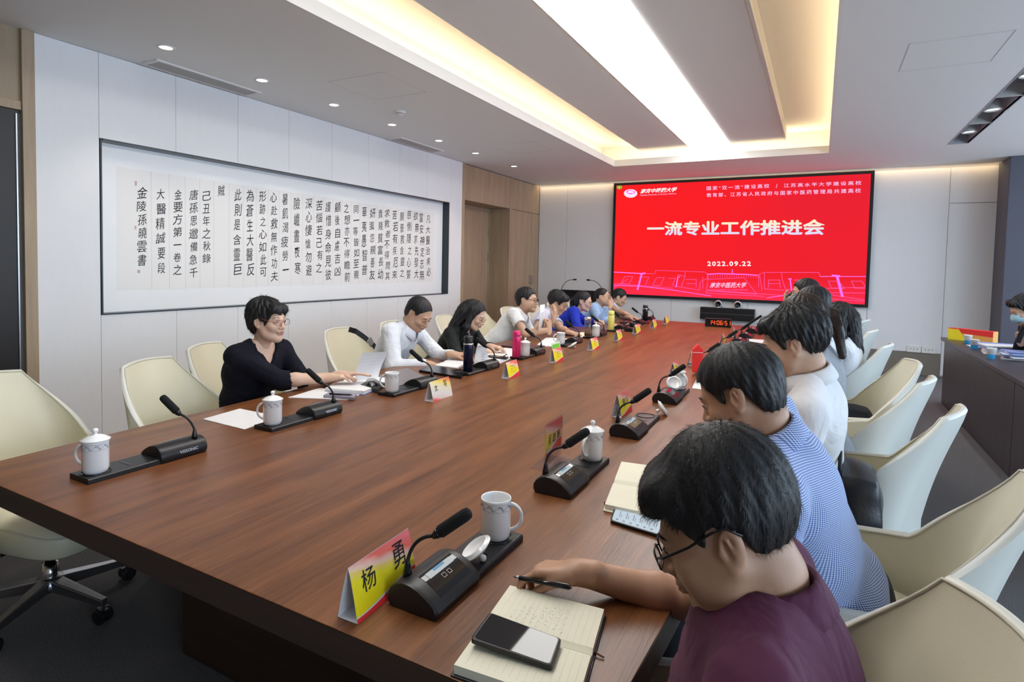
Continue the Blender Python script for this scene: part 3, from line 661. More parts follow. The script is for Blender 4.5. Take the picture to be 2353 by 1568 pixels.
def make_chair(label, loc, rz, group):
    t = thing('conference_chair', label, 'chair', loc, rz, group)
    mi, mo, rim, seam, inner = chair_shell()
    mi.build('backrest', M_leather, t, smooth=True); o = mo.build('outer_shell', M_leather_out, t, smooth=True); rim.build('rolled_edge', M_leather_out, t, smooth=True)
    MB().tube(seam, .0035, 6).build('piping', M_seam, t, smooth=True)
    # stitched corner seams on the inside where back meets arm
    # seat cushion: rounded
    sc_ = MB(); n = 40
    def ring(z, k):
        pts = []
        for i in range(n):
            a = 2*PI*i/n; ca, sa = math.cos(a), math.sin(a); e = .42
            x = .235*k*math.copysign(abs(ca)**e, ca); y = .285*k*math.copysign(abs(sa)**e, sa)+.060; pts.append(Vector((x, y, z-(.02*max(0, y-.15)/.15 if z > .42 else 0))))
        return pts
    rings = [ring(.345, .92), ring(.36, .99), ring(.42, 1.03), ring(.462, 1.0), ring(.480, .93), ring(.487, .7), ring(.485, .3), ring(.484, .01)]
    V = [v for r in rings for v in r]; F = [(i*n+k, i*n+(k+1) % n, (i+1)*n+(k+1) % n, (i+1)*n+k) for i in range(len(rings)-1) for k in range(n)]
    F.append(tuple(range(n-1, -1, -1))); sc_.add(V, F); sc_.build('seat', M_leather, t, smooth=True)
    MB().tube([*ring(.455, 1.012), ring(.455, 1.012)[0]], .003, 6, cap=False).build('seat_piping', M_seam, t, smooth=True)
    MB().box(-.13, .13, -.12, .16, .295, .346).box(-.05, .05, .14, .2, .33, .36).build('tilt_mechanism', M_black, t, bevel=.01)
    MB().tube([(.10, .02, .33), (.25, .03, .325), (.30, .03, .33)], .008).build('height_lever', M_black, t)
    MB().lathe([(.027, .10), (.027, .2), (.022, .2), (.022, .32)], 20).build('gas_column', M_chrome, t, smooth=True)
    MB().lathe([(.045, .085), (.05, .10), (.045, .135), (.03, .14)], 20).build('hub', M_steel, t, smooth=True)
    leg0 = None; cast0 = None
    for k in range(5):
        a = 2*PI*k/5+.3
        if k == 0:
            L = MB(); P0 = [(.03, -.026, .135), (.03, .026, .135), (.03, .022, .085), (.03, -.022, .085)]; P1 = [(.30, -.014, .098), (.30, .014, .098), (.30, .012, .070), (.30, -.012, .070)]
            L.add(P0+P1, [(0, 1, 5, 4), (1, 2, 6, 5), (2, 3, 7, 6), (3, 0, 4, 7), (3, 2, 1, 0), (4, 5, 6, 7)])
            leg0 = L.build('base_leg', M_steel, t, bevel=.004)
            c = MB(); c.lathe([(.008, .055), (.008, .085)], 10, c=(.29, 0, 0))
            c.cur = 1
            for s_ in (-.017, .017): c.lathe([(.020, -.009), (.029, -.007), (.030, 0), (.029, .007), (.020, .009)], 18, c=(.29, s_, .030), M=Matrix.Rotation(PI/2, 4, 'X'))
            c.box(.265, .315, -.010, .010, .03, .058)
            cast0 = c.build('caster', [M_chrome, M_black], t)
            leg0.rotation_euler = (0, 0, a); cast0.rotation_euler = (0, 0, a)
        else:
            for src in (leg0, cast0):
                d_ = src.copy(); COL.objects.link(d_); d_.rotation_euler = (0, 0, a); d_.parent = t
    return t
# ================================================================== chairs in place
LEFTC = 'cream conference chairs on the left side of the table'; RIGHTC = 'cream conference chairs on the right side of the table'
ch0 = make_chair('nearest cream chair at the left edge of the picture, empty', (-2.77, 1.20, 0), -1.36, LEFTC)
def chair(label, x, y, rz, grp): return dup(ch0, label, (x, y, 0), rz, grp)
chair('empty cream chair, second from the near end on the left side', -2.60, 1.87, -1.20, LEFTC)
chair('cream chair of the woman in the black top', -2.90, 2.40, -PI/2+.42, LEFTC)
cs = chair('cream chair with a black bag strap over its back, on the left side', -2.86, 3.40, -PI/2+.1, LEFTC)
chair('cream chair behind the bowed man in the long-sleeved white shirt', -2.90, 4.05, -PI/2-.05, LEFTC)
chair('cream chair behind the woman with long black hair', -2.90, 4.90, -PI/2+.15, LEFTC)
chair('cream chair of the man in the white short-sleeved shirt who looks up', -2.95, 5.60, -PI/2+.05, LEFTC)
chair('cream chair of the man resting his cheek on his hand', -2.95, 6.30, -PI/2, LEFTC)
chair('cream chair of the woman in the royal blue jacket', -2.95, 6.98, -PI/2, LEFTC)
chair('cream chair of the man who drinks from a cup', -2.95, 7.66, -PI/2, LEFTC)
chair('cream chair of the last man on the left side', -2.95, 8.40, -PI/2, LEFTC)
chair('tan-lit cream chair of the man in the purple polo shirt, nearest on the right', -.13, 1.00, 1.80, RIGHTC)
chair('cream chair at the right picture edge, of the man in the blue checked shirt', .09, 1.98, PI/2-.20, RIGHTC)
chair('cream chair with a black handbag leaning in it, third on the right side', .09, 2.92, PI/2-.30, RIGHTC)
chair('cream chair, fourth on the right side, behind the handbag chair', .10, 3.66, PI/2-.28, RIGHTC)
chair('cream chair with a black cloth bundle on its seat, fifth on the right side', .10, 4.14, PI/2+.10, RIGHTC)
chair('cream chair, sixth on the right side', .06, 5.17, PI/2-.25, RIGHTC)
chair('cream chair, seventh on the right side, of the woman in the white blouse', .05, 6.34, PI/2-.25, RIGHTC)
chair('farthest cream chair on the right side of the table', .07, 7.6, PI/2-.25, RIGHTC)

# ================================================================== microphones
MICG = 'microphone units along the table'
def make_mic(label, loc, rz, lettering=True, red=False):
    """tray plus humped body; the person sits towards +X, the body is at the -Y end"""
    t = thing('microphone_unit', label, 'microphone', loc, rz, MICG)
    tray = MB(); tray.prism([(-.056, 0), (.056, 0), (.056, .014), (.052, .018), (-.052, .018), (-.056, .014)], -.03, .205, 'Y')
    tray.build('tray', M_black, t, bevel=.001)
    MB().lathe([(.044, .0182), (.044, .0205), (.041, .0205), (.041, .0184)], 32, c=(0, .155, 0), cap=False).build('cup_ring', M_blackgl, t, smooth=True)
    MB().box(-.030, .030, .060, .064, .0176, .0190).build('pen_groove', M_blackgl, t)
    prof = [(-.060, 0), (-.067, .012), (-.066, .028), (-.058, .042), (-.044, .053), (-.026, .059), (-.006, .058), (.014, .052), (.036, .041), (.056, .027), (.064, .016), (.062, .004), (.058, 0)]
    b = MB(); ys = [(-.200, .93), (-.196, .99), (-.190, 1.0), (-.035, 1.0), (-.029, .99), (-.025, .94)]
    V = []; n = len(prof)
    for (y, k) in ys: V += [(u*k, y, .028+(v-.028)*k if k < 1 else v) for u, v in prof]
    F = [(i*n+k, i*n+(k+1) % n, (i+1)*n+(k+1) % n, (i+1)*n+k) for i in range(len(ys)-1) for k in range(n)]+[tuple(range(n-1, -1, -1)), tuple((len(ys)-1)*n+k for k in range(n))]
    b.add(V, F); smooth_angle(b.build('body', M_black, t), 40)
    # shiny control panel on the slope towards the person
    sp_u = [-.012, -.006, .014, .036, .052]; sp_z = [.0583, .058, .052, .041, .0297]
    def S(u): x_ = -.010+.060*u; return (x_, float(np.interp(x_, sp_u, sp_z)))
    class _Q:
        pass
    def q(u0, u1, y0, y1, dz):
        n = max(1, int(math.ceil((u1-u0)/.12))); P_ = []
        for i in range(n+1):
            x_, z_ = S(u0+(u1-u0)*i/n); P_ += [(x_+dz*.4, y0, z_+dz), (x_+dz*.4, y1, z_+dz)]
        return P_
    def qf(P_): return [(2*i, 2*i+2, 2*i+3, 2*i+1) for i in range(len(P_)//2-1)]
    def qa(mb_, *a_): P_ = q(*a_); return mb_.add(P_, qf(P_))
    qa(MB(), 0, 1, -.165, -.045, .0006).build('control_panel', M_blackgl, t)
    qa(MB(), .10, .36, -.150, -.060, .0011).build('display', emis('mic_display_red' if red else 'mic_display', (.55, .03, .08) if red else (.62, .66, .68), .7), t)
    if not red: qa(MB(), .10, .22, -.125, -.085, .0016).build('display_marks', emis('mic_marks', (.18, .34, .5), .8), t)
    k = MB()
    for y0 in (-.120, -.100):
        for (u0, u1, v0, v1) in ((.46, .475, y0, y0+.012), (.60, .615, y0, y0+.012), (.46, .615, y0, y0+.001), (.46, .615, y0+.011, y0+.012)): qa(k, u0, u1, v0, v1, .0012)
    k.build('button_marks', M_frame, t)
    if lettering:
        m = MB(); text_fit(m, 'VISSONIC', (-.0672, -.090, .020), (-.0672, -.160, .020), (-.0648, -.090, .031), offset=.01, push=Vector((-.0006, 0, .0)))
        m.build('maker_lettering', M_steel, t)
    MB().lathe([(.011, .0), (.010, .010), (.006, .030), (.0045, .036)], 14, c=(-.038, -.165, .053)).build('stem_socket', M_blackgl, t, smooth=True)
    pts = []
    for i in range(13):
        a = i/12; pts.append((-.038+.050*a**2.2, -.165+.026*a, .085+.080*a-.022*a**3))
    MB().tube(pts, [.0042]*12+[.005], 8).build('gooseneck', M_black, t, smooth=True)
    e = Vector(pts[-1]); dr_ = (Vector((.064, .018, .052))).normalized()
    MB().tube([e-dr_*.004, e+dr_*.006, e+dr_*.014], [.006, .010, .0115], 12).build('collar', M_blackgl, t, smooth=True)
    MB().tube([e+dr_*.012, e+dr_*.018, e+dr_*.086, e+dr_*.096, e+dr_*.100], [.010, .0140, .0138, .0120, .006], 14).build('foam_windscreen', M_foam, t, smooth=True)
    return t
def mic(src, label, x, y, rz): return dup(src, label, (x, y, TZ), rz)
MXL, MXR = -2.065, -.715
YL = [1.182, 1.875, 2.655, 3.385, 4.165, 5.02, 5.74, 6.48, 7.25]
mL = make_mic('microphone unit in front of the near empty chair, with covered mug', (MXL, YL[0], TZ), PI)
whoL = ['', 'microphone unit in front of the woman in the black top', 'microphone unit behind the white faded name card', 'microphone unit carrying the dark blue thermos flask', 'microphone unit carrying the pink flask',
        'microphone unit beside the green card and tilted mug lid', 'microphone unit carrying the tall glass tea bottle', 'microphone unit beside the yellow bottle', 'microphone unit near the far end of the left side']
for i in range(1, 9): mic(mL, whoL[i], MXL+.015*min(i, 3), YL[i], PI)
mic(mL, 'last microphone unit of the left side, at the far black flask', MXL+.03, 7.86, PI)
mR = make_mic('largest microphone unit, in front of the man in the purple polo shirt', (MXR, 1.150, TZ), 0)
mR2 = mic(mR, 'microphone unit beside the clear acrylic name stand', MXR, 1.867, 0)
mR3 = mic(mR, 'microphone unit with empty cup ring, third on the right side', MXR+.01, 2.60, 0)
mR4 = make_mic('microphone unit with red lit panel under a mug lid, fourth on the right side', (MXR+.01, 3.33, TZ), 0, red=True)
mic(mR4, 'red lit microphone unit behind the red carton', MXR+.03, 4.42, 0)
mic(mR, 'sixth microphone unit on the right side, by the folded white papers', MXR+.03, 5.40, 0)
mic(mR, 'seventh microphone unit on the right side', MXR+.05, 6.2, 0)
mic(mR, 'eighth microphone unit on the right side', MXR+.05, 6.75, 0)
mic(mR, 'farthest microphone unit on the right side', MXR+.06, 7.35, 0)

# ================================================================== mugs
MUGG = 'white porcelain mugs on the table'
def mug_parts(t):
    MB().lathe([(.001, .004), (.030, .004), (.031, .0), (.034, .001), (.0365, .008), (.0385, .016), (.0385, .098), (.0395, .1035), (.0385, .105), (.0365, .103), (.0358, .096), (.0355, .016), (.030, .010), (.001, .009)], 36, cap=False).build('mug_body', M_ceramic, t, smooth=True)
    pts = []
    for i in range(15):
        a = i/14; w = -PI*.52+PI*1.02*a
        pts.append((.036+.031*math.cos(w)*(1.0 if a > .3 else .8+.67*a), 0, .055+.034*math.sin(w)))
    MB().tube(pts, [.0045+.0012*abs(2*i/14-1) for i in range(15)], 10).build('handle', M_ceramic, t, smooth=True)
    # band of grey scrolls and two lines
    b = MB()
    for z in (.0775, .0965): b.lathe([(.03895, z), (.03895, z+.0006)], 36, cap=False)
    rr = random.Random(5)
    for k in range(9):
        a0 = 2*PI*k/9
        pts = []
        for i in range(13):
            u = i/12; a = a0+u*.62; z = .087+.0065*math.sin(u*2*PI)
            pts.append((.0390*math.cos(a), .0390*math.sin(a), z))
        b.tube(pts, .00045, 4)
        for (da, dz, r_) in ((.18, .091, .0026), (.42, .083, .0024), (.33, .0895, .0018)):
            pts = [(.0390*math.cos(a0+da+r_/.039*math.cos(w)), .0390*math.sin(a0+da+r_/.039*math.cos(w)), dz+r_*math.sin(w)) for w in [i*PI/4 for i in range(8)]]
            b.tube(pts, .0006, 4)
    b.build('scroll_band', M_inkgrey, t)
LIDP = [(.001, .006), (.030, .004), (.0335, -.003), (.0345, -.003), (.0355, .002), (.0425, .003), (.043, .0055), (.036, .008), (.030, .013), (.018, .0185), (.007, .0205), (.005, .025), (.0088, .031), (.0092, .0355), (.006, .040), (.001, .0415)]
def lid_part(t, loc=(0, 0, 0)): MB().lathe(LIDP, 32, cap=False).build('lid', M_ceramic, t, smooth=True, loc=loc)
def make_mug(label, loc, rz, lid=False):
    t = thing('mug', label, 'mug', loc, rz, MUGG); mug_parts(t)
    if lid: lid_part(t, (0, 0, .103))
    return t
TT = TZ+.0185
mgL = make_mug('covered white mug beside the nearest empty chair', (MXL+.0, YL[0]-.155, TT), PI*1.15, True)
mgR = make_mug('open white mug on the nearest right microphone tray', (MXR, 1.150+.155, TT), .40)
dup(mgL, 'covered white mug in front of the woman in the black top', (MXL+.015, YL[1]-.155, TT), PI*1.15)
dup(mgR, 'open white mug behind the faded name card', (MXL+.03, YL[2]-.155, TT), PI*1.12)
dup(mgL, 'covered white mug right of the pink flask', (MXL+.075, YL[4]-.115, TT), PI*.5)
dup(mgR, 'open white mug right of the green card', (MXL+.03, YL[5]-.155, TT), PI*1.2)
dup(mgL, 'covered white mug right of the tall glass tea bottle', (MXL+.10, YL[6]-.13, TT), PI*.6)
dup(mgL, 'covered white mug behind the clear acrylic name stand', (MXR+.005, 1.867+.155, TT), -PI/2-.2)
dup(mgR, 'open white mug on the fourth right microphone tray', (MXR+.01, 3.33+.155, TT), -.6)
LIDG = 'loose mug lids'
def loose_lid(label, loc, inside):
    t = thing('mug_cover', label, 'mug lid', loc, rot=(-Vector(inside)).normalized().to_track_quat('Z', 'Y').to_euler(), group=LIDG)
    MB().lathe(LIDP[:-7], 32, cap=False).build('lid_disc', M_ceramic, t, smooth=True)
    MB().lathe(LIDP[-7:], 20, cap=False).build('knob', M_ceramic, t, smooth=True)
    return t
loose_lid('upturned lid leaning on the nearest right microphone body', (MXR+.018, 1.150+.020, TZ+.052), (-.52, -.30, .80))
q = onz(858, 893, TZ); loose_lid('lid lying on its knob beside the open mug on the left', (q.x, q.y, TZ+.034), (-.30, .75, .55))
q = onz(1530, 958, TZ); loose_lid('lid lying on the table before the checked shirt man', (q.x-.02, q.y+.03, TZ+.036), (.80, .25, .55))
loose_lid('cream lid resting on the red lit microphone body', (MXR+.02, 3.33-.01, TZ+.083), (.35, -.75, .55))
q = onz(1316, 800, TZ); loose_lid('lid lying between the green card and a name card', (q.x, q.y, TZ+.034), (-.55, -.2, .8))

# ================================================================== name cards
def card_print_mat(name, faded=False, zmax=.13):
    m = bpy.data.materials.new(name); m.use_nodes = True; nt = m.node_tree; b = nt.nodes['Principled BSDF']; N = nt.nodes.new; L = nt.links.new
    tc = N('ShaderNodeTexCoord'); sp = N('ShaderNodeSeparateXYZ'); L(tc.outputs['Object'], sp.inputs[0])
    n = N('ShaderNodeTexNoise'); n.inputs['Scale'].default_value = 25; n.inputs['Detail'].default_value = 5; L(tc.outputs['Object'], n.inputs['Vector'])
    # t = z + noise + y drift
    a = N('ShaderNodeMath'); a.operation = 'MULTIPLY_ADD'; L(n.outputs['Fac'], a.inputs[0]); a.inputs[1].default_value = .020; L(sp.outputs['Z'], a.inputs[2])
    c = N('ShaderNodeMath'); c.operation = 'MULTIPLY_ADD'; L(sp.outputs['Y'], c.inputs[0]); c.inputs[1].default_value = .22; L(a.outputs[0], c.inputs[2])
    mr = N('ShaderNodeMapRange'); mr.inputs['From Max'].default_value = zmax; L(c.outputs[0], mr.inputs[0])
    r = N('ShaderNodeValToRGB'); e = r.color_ramp.elements
    if faded: stops = [(0, (.80, .10, .10)), (.14, (.80, .66, .64)), (.3, (.82, .78, .76)), (.55, (.84, .78, .60)), (.78, (.88, .68, .12)), (.93, (.80, .15, .08))]
    else: stops = [(0, (1.0, .83, .01)), (.52, (1.0, .85, .02)), (.62, (.95, .68, .15)), (.70, (.95, .62, .50)), (.82, (.92, .15, .10)), (1, (.92, .20, .22))]
    e[0].position = stops[0][0]; e[0].color = (*stops[0][1], 1); e[1].position = stops[-1][0]; e[1].color = (*stops[-1][1], 1)
    for p_, cc in stops[1:-1]: x = e.new(p_); x.color = (*cc, 1)
    L(mr.outputs[0], r.inputs[0]); L(r.outputs[0], b.inputs['Base Color']); b.inputs['Roughness'].default_value = .35
    return m
M_card = card_print_mat('card_print'); M_cardf = card_print_mat('faded_card_print', True); M_cards = card_print_mat('stand_card_print', False, .195)
CARDG = 'folded name cards on the table'
def card_writing(t, side, kind, h, w, base, Lz):
    """side = +1 or -1 : which sloping face; base = half depth"""
    def P(u, v, d=.0006):   # u along the card -1..1 (reading direction), v 0..1 up the slope
        y = u*w/2*(1 if side > 0 else -1)
        f = base*(1-v)**.8
        nx = side*(f+d+.0005); return Vector((nx, y, h*v))
    m = MB()
    if kind == 'tiny':
        rr = random.Random(int(Lz*1000) % 97)
        for row in range(3):
            for k in range(4):
                u0 = -.42+k*.22; v0 = .70-row*.17
                for s_ in range(3):
                    a = u0+rr.uniform(0, .10); b_ = v0+rr.uniform(-.03, .06); c = a+rr.uniform(.02, .09); d = b_+rr.uniform(-.05, .05)
                    A, B = P(a, b_), P(c, d); n_ = Vector((0, 0, .0016)); m.add([A-n_, B-n_, B+n_, A+n_], [(0, 1, 2, 3)])
        m.build('small_writing', M_ink, t)
    else:
        for (ch, u0, u1, v0, v1) in kind:
            mm = MB(); text_fit(mm, ch, P(u0, v0), P(u1, v0), P(u0, v1), offset=.005); mm.build('written_character', M_ink, t)
def make_card(label, x, y, rz, kind='tiny', w=.165, h=.102, base=.027, faded=False, curve=True):
    t = thing('name_card', label, 'name card', (x, y, TZ+.0005), rz, CARDG)
    NV = 8
    for side in (1, -1):
        m = MB(); g1 = []; g2 = []
        for j in range(NV+1):
            v = j/NV; f = side*base*(1-v)**.8
            g1.append([(f, -w/2, h*v), (f, w/2, h*v)]); g2.append([(f-side*.0008, -w/2, h*v), (f-side*.0008, w/2, h*v)])
        V1 = [p for r in g1 for p in r]; V2 = [p for r in g2 for p in r]
        F = [(2*j, 2*j+1, 2*j+3, 2*j+2) for j in range(NV)]
        if side < 0: F = [f[::-1] for f in F]
        m.add(V1, F); m.cur = 1; m.add(V2, [f[::-1] for f in F])
        m.add([V1[2*j] for j in range(NV+1)]+[V2[2*j] for j in range(NV+1)], [(j, j+1, NV+2+j, NV+1+j) for j in range(NV)])
        m.build('printed_face', [M_cardf if faded else M_card, M_paper], t)
        if not faded:
            # red wave at the foot with a white flourish above
            for (nm, mt, lo, hi, d) in (('foot_wave', M_paper, 0, .045, .0004), ('foot_wave', M_red, 0, 0, .0008)):
                mm = MB(); K = 14; A = []; B = []
                for k in range(K+1):
                    u = -1+2*k/K; top = .10+.14*(u*.5+.5)**1.5+.03*math.sin(u*2.5)+(hi if mt is M_paper else 0)*(1-abs(u)*.6)
                    def P(v): f = base*(1-v)**.8; return (side*(f+d), u*w/2*(1 if side > 0 else -1), h*v)
                    A.append(P(.0)); B.append(P(min(.45, top)))
                rows = []
                for k in range(K+1):
                    u = -1+2*k/K; top = .10+.14*(u*.5+.5)**1.5+.03*math.sin(u*2.5)+(hi if mt is M_paper else 0)*(1-abs(u)*.6); r_ = []
                    for j in range(5):
                        v = top*j/4; f = base*(1-v)**.8; r_.append((side*(f+d), u*w/2*(1 if side > 0 else -1), h*v))
                    rows.append(r_)
                mm.grid(rows); mm.build(nm, mt, t)
        card_writing(t, side, kind, h, w, base, x*7+y)
    # white floor flap
    MB().box(-base+.001, base-.001, -w/2, w/2, .0002, .0010).build('base_flap', M_paper, t)
    return t
make_card('large name card with two brush characters at the near right', -.815, .968, .04, kind=[('杨', -.72, -.30, .42, .82), ('勇', .30, .72, .42, .90)], w=.205, h=.108, base=.026)
make_card('faded white and orange name card behind an open mug on the left', -1.775, 2.575, .03, kind=[('文', -.68, -.35, .48, .78), ('写', .30, .62, .56, .9)], w=.19, h=.102, base=.028, faded=True)
cl = [make_card('name card beside the dark blue thermos flask', -1.735, 3.33, .05)]
for (x, y, lab) in ((-1.73, 4.06, 'name card in front of the green card'), (-1.715, 4.84, 'name card by the loose lid, left of the tall glass bottle'), (-1.73, 5.60, 'name card in front of the yellow bottle'),
                    (-1.74, 6.30, 'name card left of the dark cup'), (-1.735, 7.02, 'name card in front of the open laptop'), (-1.735, 7.66, 'farthest name card on the left side')):
    dup(cl[0], lab, (x, y, TZ+.0005), random.uniform(-.03, .08), CARDG)
make_card('name card behind the third right microphone', -.835, 2.80, .0, kind=[('倪', -.45, .0, .38, .72), ('川', .10, .55, .38, .72)], w=.175, h=.112)
dup(cl[0], 'name card behind the mug on the fourth right tray', (-.83, 3.96, TZ+.0005), .05, CARDG)
dup(cl[0], 'name card seen white from its end beside the red carton', (-.83, 4.55, TZ+.0005), .1, CARDG)
dup(cl[0], 'name card over the seventh right microphone', (-.80, 5.95, TZ+.0005), .05, CARDG)
dup(cl[0], 'farthest name card on the right side', (-.80, 6.72, TZ+.0005), .05, CARDG)
# acrylic stand
M_acr = glassy('acrylic', (.97, .96, .98))
t = thing('name_stand', 'clear acrylic name stand with a yellow and red card', 'name stand', (-.832, 1.945, TZ), .05)
MB().box(-.003, .0, -.085, .085, .012, .165).build('clear_plate', M_acr, t); MB().box(.002, .005, -.085, .085, .012, .165).build('clear_plate', M_acr, t)
MB().box(-.055, .055, -.085, .085, .0, .003).build('clear_foot', M_acr, t)
cg = []
for k in range(7):
    a = k/6; cg.append([(.005+.045*(1-math.cos(a*PI/2)), -.085, .045-.042*math.sin(a*PI/2)), (.005+.045*(1-math.cos(a*PI/2)), .085, .045-.042*math.sin(a*PI/2))])
MB().grid(cg).build('curved_foot', M_acr, t)
MB().box(.0003, .0017, -.080, .080, .045, .160).build('name_sheet', M_cards, t)
for (mt, e, d) in ((M_paper, .014, .0002), (M_red, 0, .0003)):
    mm = MB(); rows = []
    for k in range(13):
        u = -1+2*k/12; rows.append([(.0017+d, u*.080, .045), (.0017+d, u*.080, .060+.022*(u*.5+.5)+.006*math.sin(u*3)+e*(1-abs(u)*.5))])
    mm.grid([[r[0], r[1]] for r in rows]); mm.build('foot_wave', mt, t)
for (ch, u0, u1) in (('吴', -.058, -.026), ('啟', -.016, .018), ('南', .028, .062)):
    mm = MB(); text_fit(mm, ch, (.0024, u0, .082), (.0024, u1, .082), (.0024, u0, .118), offset=.01); mm.build('written_character', M_ink, t)

# ================================================================== papers, books, phones
def quad_sheet(name, label, cat, P, z, th, m, group=None):
    """flat sheet or block with the given four table corners"""
    c = sum((Vector((p[0], p[1], 0)) for p in P), Vector())/4
    V = [(p[0]-c.x, p[1]-c.y, 0) for p in P]+[(p[0]-c.x, p[1]-c.y, th) for p in P]
    F = [(3, 2, 1, 0), (4, 5, 6, 7)]+[(k, (k+1) % 4, 4+(k+1) % 4, 4+k) for k in range(4)]
    o = mesh_obj(name, V, F, m, loc=(c.x, c.y, z)); 
    if label: tag(o, label, cat, group)
    return o
def px4(pts, z): return [onz(x, y, z) for x, y in pts]
PG = 'loose papers on the table'
quad_sheet('paper_sheet', 'blank white sheet beside the second covered mug', 'paper', px4([(466, 964), (551, 940), (640, 958), (562, 988)], TZ), TZ+.0005, .0012, M_paper, PG)
quad_sheet('paper_sheet', 'papers under the forearm of the woman in the black top', 'paper', px4([(662, 915), (735, 893), (829, 907), (800, 920)], TZ), TZ+.0005, .003, M_paper, PG)
def folder(label, P, z, th, m, m2=None):
    o = quad_sheet('folder', label, 'folder', P, z, th, m, 'folders on the table'); return o
folder('grey-mauve folder with a black pen on it, before the woman in black', px4([(743, 916), (760, 905), (820, 912), (813, 921)], TZ), TZ+.003, .014, mat('mauve_folder', (.30, .28, .36), .45))
folder('large taupe folder between the open mug and the bowed man', px4([(856, 872), (935, 850), (975, 869), (905, 897)], TZ), TZ+.0005, .012, mat('taupe_folder', (.22, .19, .20), .4))
folder('dark maroon folder before the man in the short-sleeved white shirt', px4([(1150, 797), (1175, 790), (1252, 797), (1240, 806)], TZ), TZ+.0005, .010, mat('maroon_folder', (.10, .025, .03), .3))
folder('black leather case before the bowed man', px4([(963, 856), (985, 845), (1075, 856), (1060, 872)], TZ), TZ+.0005, .016, M_blackgl)
folder('red-brown folder at the far end of the left side', px4([(1445, 742), (1452, 736), (1495, 739), (1492, 745)], TZ), TZ+.0005, .016, mat('brown_folder', (.12, .03, .025), .35))
def pen(label, a, b, z=TZ+.006, m=None):
    a = Vector((a[0], a[1], z)); b = Vector((b[0], b[1], z)); c = (a+b)/2; t = thing('pen', label, 'pen', c); d = (b-a)/2
    MB().tube([-d, d*.75], .0045, 8).build('barrel', m or M_blackgl, t, smooth=True); MB().tube([d*.75, d*.92, d], [.0045, .0028, .0008], 8).build('tip', M_steel, t, smooth=True)
    MB().tube([-d+Vector((0, 0, .005)), -d*.5+Vector((0, 0, .0062))], .0011, 6).build('clip', M_steel, t); return t
pen('black pen on the mauve folder', onz(757, 908, TZ+.017), onz(813, 910, TZ+.017), TZ+.0225)
def make_book(label, P, z, th, cover, page, lines=True, ruling=None, fan=0):
    """open book: P = four corners (near-left, near-right, far-right, far-left), spine halfway along the long way"""
    c = sum((Vector((p[0], p[1], 0)) for p in P), Vector())/4
    t = thing('open_book', label, 'notebook', (c.x, c.y, z))
    Q = [Vector((p[0]-c.x, p[1]-c.y, 0)) for p in P]
    def at(u, v): return (Q[0]*(1-u)+Q[1]*u)*(1-v)+(Q[3]*(1-u)+Q[2]*u)*v       # v runs across the spine
    ex = 1.04
    V = [p*ex for p in Q]+[p*ex+Vector((0, 0, .003)) for p in Q]
    mesh_obj('cover', V, [(3, 2, 1, 0), (4, 5, 6, 7)]+[(k, (k+1) % 4, 4+(k+1) % 4, 4+k) for k in range(4)], cover, t, bevel=.001)
    for (v0, v1, nm) in ((0, .498, 'page_block'), (.502, 1, 'page_block')):
        rows = []; K = 12
        for k in range(K+1):
            v = v0+(v1-v0)*k/K; s = abs(v-.5)/.5; zz = .003+th*(.86+.14*math.sin(min(1, s*3)*PI/2))*(1 if s > .06 else .55+.45*s/.06)
            rows.append([at(.0, v)+Vector((0, 0, .003)), at(.0, v)+Vector((0, 0, zz)), at(.5, v)+Vector((0, 0, zz)), at(1, v)+Vector((0, 0, zz)), at(1, v)+Vector((0, 0, .003))])
        m = MB(); m.grid(rows); m.add(rows[0], [(0, 1, 2, 3, 4)]); m.add(rows[-1], [(4, 3, 2, 1, 0)]); m.build(nm, page, t)
    if lines:
        l = MB()
        for (v0, v1) in ((.04, .46), (.54, .96)):
            for k in range(15):
                u = .08+.86*k/14; pr = []
                for q_ in range(5):
                    v = v0+(v1-v0)*q_/4; s = abs(v-.5)/.5; zz = .0034+th*(.86+.14*math.sin(min(1, s*3)*PI/2)); pr.append(at(u, v)+Vector((0, 0, zz)))
                for A, B in zip(pr[:-1], pr[1:]):
                    n_ = Vector((-(B-A).y, (B-A).x, 0)).normalized()*.0002; l.add([A-n_, B-n_, B+n_, A+n_], [(0, 1, 2, 3)])
        l.build('ruled_lines', ruling or mat('pale_ruling', (.55, .53, .42), .8), t)
        s_ = MB(); rr = random.Random(11)
        for (u0, v0, n_w) in ((.20, .60, 3), (.27, .56, 5), (.33, .58, 5), (.40, .60, 3), (.47, .58, 6), (.54, .57, 7), (.61, .60, 6), (.68, .58, 7), (.20, .20, 3), (.28, .16, 3), (.34, .17, 4)):
            for w_ in range(n_w):
                for q_ in range(4):
                    u = u0+rr.uniform(-.018, .018); v = v0+w_*.045+rr.uniform(0, .03); zz = .0037+th
                    A = at(u, v)+Vector((0, 0, zz)); B = at(u+rr.uniform(-.015, .015), v+rr.uniform(-.01, .012))+Vector((0, 0, zz)); d_ = (B-A)
                    if d_.length < 1e-4: continue
                    n2 = Vector((-d_.y, d_.x, 0)).normalized()*.00035; s_.add([A-n2, B-n2, B+n2, A+n2], [(0, 1, 2, 3)])
        o = s_.build('handwriting', M_greyink, t); o['kind'] = 'stuff'
    return t
nbP = [(-.548, .795), (-.335, .870), (-.368, 1.150), (-.582, 1.128)]
nb = make_book('open cream notebook with a phone lying on it, nearest on the right', [onz(1043, 1530, TZ+.018), onz(1325, 1625, TZ+.018), onz(1388, 1402, TZ+.018), onz(1172, 1347, TZ+.018)], TZ+.0005, .016, M_black, M_cream)
